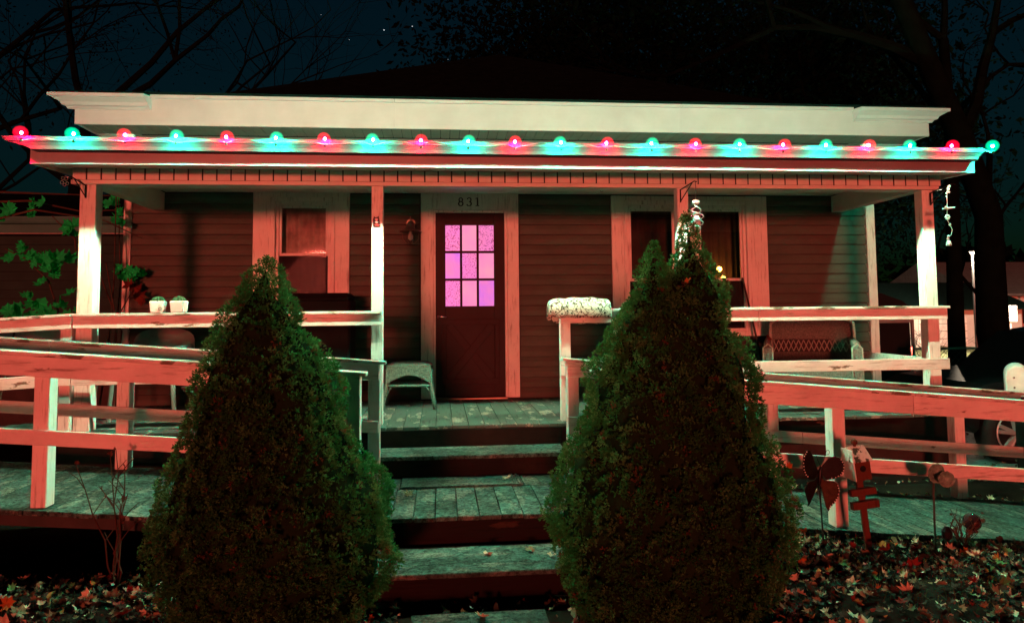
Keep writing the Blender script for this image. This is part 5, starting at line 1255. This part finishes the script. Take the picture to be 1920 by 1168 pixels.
tree('leaning_tree', 'tall tree whose trunk leans left above the right end of the porch', [(10.45, 13, -.1), (10.32, 13, 1.2), (10.33, 13, 2.4), (10.36, 13, 3.4), (9.88, 13, 4.9), (9.3, 13, 6.3), (8.75, 13, 7.7), (8.2, 13.1, 9.4)], .30, [(4, (1, .3, 1.2)), (5, (-1, .5, 1)), (6, (.8, -.2, 1)), (7, (-.3, 0, 1)), (7, (-1, .4, .6))], 3.0, 3, 5, 5200, .055, .6)
tree('dark_tree', 'slim dark tree trunk left of the leaning tree, in front of the far garage', [(9.72, 13.2, -.1), (9.74, 13.2, 1.5), (9.78, 13.2, 3.2), (9.9, 13.3, 5.2), (10.0, 13.5, 7)], .17, [(3, (-.6, .2, 1)), (4, (.3, 0, 1)), (3, (.9, .2, 1)), (4, (-.8, .2, .9))], 2.4, 3, 9, 2600, .055, .5)
tree('dark_tree', 'crooked slim trunk at the right photo edge in front of the lit house', [(12.0, 14.6, -.1), (11.75, 14.6, .8), (11.5, 14.6, 1.8), (11.6, 14.6, 3.2), (11.9, 14.8, 5)], .11, [(4, (.2, 0, 1)), (3, (-.8, 0, .8)), (2, (-1, 0, .7)), (3, (.8, .1, .8))], 1.8, 3, 12, 900, .05, .4)
for i, (x, y, s, lab) in enumerate([(6.5, 21, 1.0, 'dark leafy tree rising behind the right slope of the roof'), (10.5, 31, 1.45, 'tall dark leafy tree beyond the right end of the porch roof'), (20.5, 44, 1.6, 'broad dark tree at the upper right corner of the photo')]):
    tree('background_tree', lab, [(x, y, 0), (x + .1, y, 2 * s), (x - .1, y, 4 * s), (x + .1, y, 5.5 * s)], .28 * s, [(2, (-1, -.3, .8)), (2, (1, .2, .8)), (3, (0, -.4, 1)), (3, (-.6, .3, 1)), (3, (.7, 0, 1)), (1, (.9, -.5, .8)), (1, (-.9, -.3, .8))], 3.4 * s, 3, 30 + i, 24000, .15, .9 * s)
tree('bare_tree', 'bare branching tree against the sky above the neighbouring garage at left', [(-8.2, 17, 0), (-8.1, 17, 2.5), (-8.0, 17, 4.5), (-7.8, 17, 6)], .20, [(1, (1, -.2, .9)), (2, (1.2, -.2, .6)), (2, (-1, 0, .8)), (3, (.7, .2, 1)), (3, (-.5, 0, 1)), (3, (1.2, -.3, .5))], 3.8, 4, 41, 0)
tree('bare_tree', 'bare tree at the upper left corner of the photo', [(-14, 20, 0), (-13.8, 20, 3), (-13.5, 20, 5.5), (-13.2, 20, 7)], .24, [(1, (1, 0, .9)), (2, (1.2, -.2, .7)), (2, (-1, 0, .8)), (3, (.7, .2, 1)), (3, (-.5, 0, 1))], 4.2, 4, 47, 3000, .06, .5)
# low dark bushes far right between the trunks
for i, (x, y, h) in enumerate([(12.8, 18.2, .9), (14.8, 18.6, .7), (11.6, 16.9, .8)]):
    rr = random.Random(60 + i); q = MB(); tp = []
    lab = ['dark bare bush on the verge right of the leaning trunk', 'low dark bush in front of the red sign', 'dark bare bush between the slim trunk and the leaning trunk'][i]
    r = thing('roadside_bush', lab, 'bush', (x, y, 0))
    for k in range(7): grow(q, Vector((x + rr.gauss(0, .15), y, 0)), (rr.gauss(0, .6), rr.gauss(0, .3), 1), h * .7, .02, 2, rr, tp)
    mk('stems', q, bark, r)
# distant wood line closing the dark horizon
wl_ = MB(); rr = random.Random(3)
g_ = np.random.default_rng(5); n = 16000; xx = g_.uniform(-105, 125, n); yy = 70 + g_.uniform(-5, 8, n); hh = 5 + 2.5 * np.sin(xx * .13) + 1.8 * np.sin(xx * .37 + 1); zz_ = g_.uniform(0, 1, n) ** .7 * hh
c = np.stack([xx, yy, zz_], 1); u = unit(g_.normal(0, 1, (n, 3))) * g_.uniform(.5, 1.1, (n, 1)); w = unit(np.cross(u, g_.normal(0, 1, (n, 3)))) * .5
np_mesh('far_wood', np.stack([c - u, c + w, c + u, c - w], 1).reshape(-1, 3), np.arange(4 * n).reshape(-1, 4), [crownm], None, None, kind='stuff', label='dark distant wood along the horizon', cat='wood')
# stars
stm = emit('star_light', (.9, .95, 1), .9)
for (px, py, r, lab) in [(720, 57, .42, 'brighter star of the pair above the roof, left of the peak'), (773, 50, .34, 'star just right of the brighter one above the roof'), (655, 75, .17, 'faint star left of the bright pair'), (840, 112, .15, 'faint star low above the left roof slope'), (602, 28, .15, 'faint star high left of the bright pair'), (500, 96, .15, 'faint star above the left roof slope near the bare branches')]:
    d = fw + rt * ((px - 960) / 1386) - up * ((py - 490) / 1386)
    c = Vector((0, 0, 1.65)) + d.normalized() * 600
    o = mk('star', MB().ball((0, 0, 0), r, 8, 6), stm, label=lab, cat='star'); o.location = c
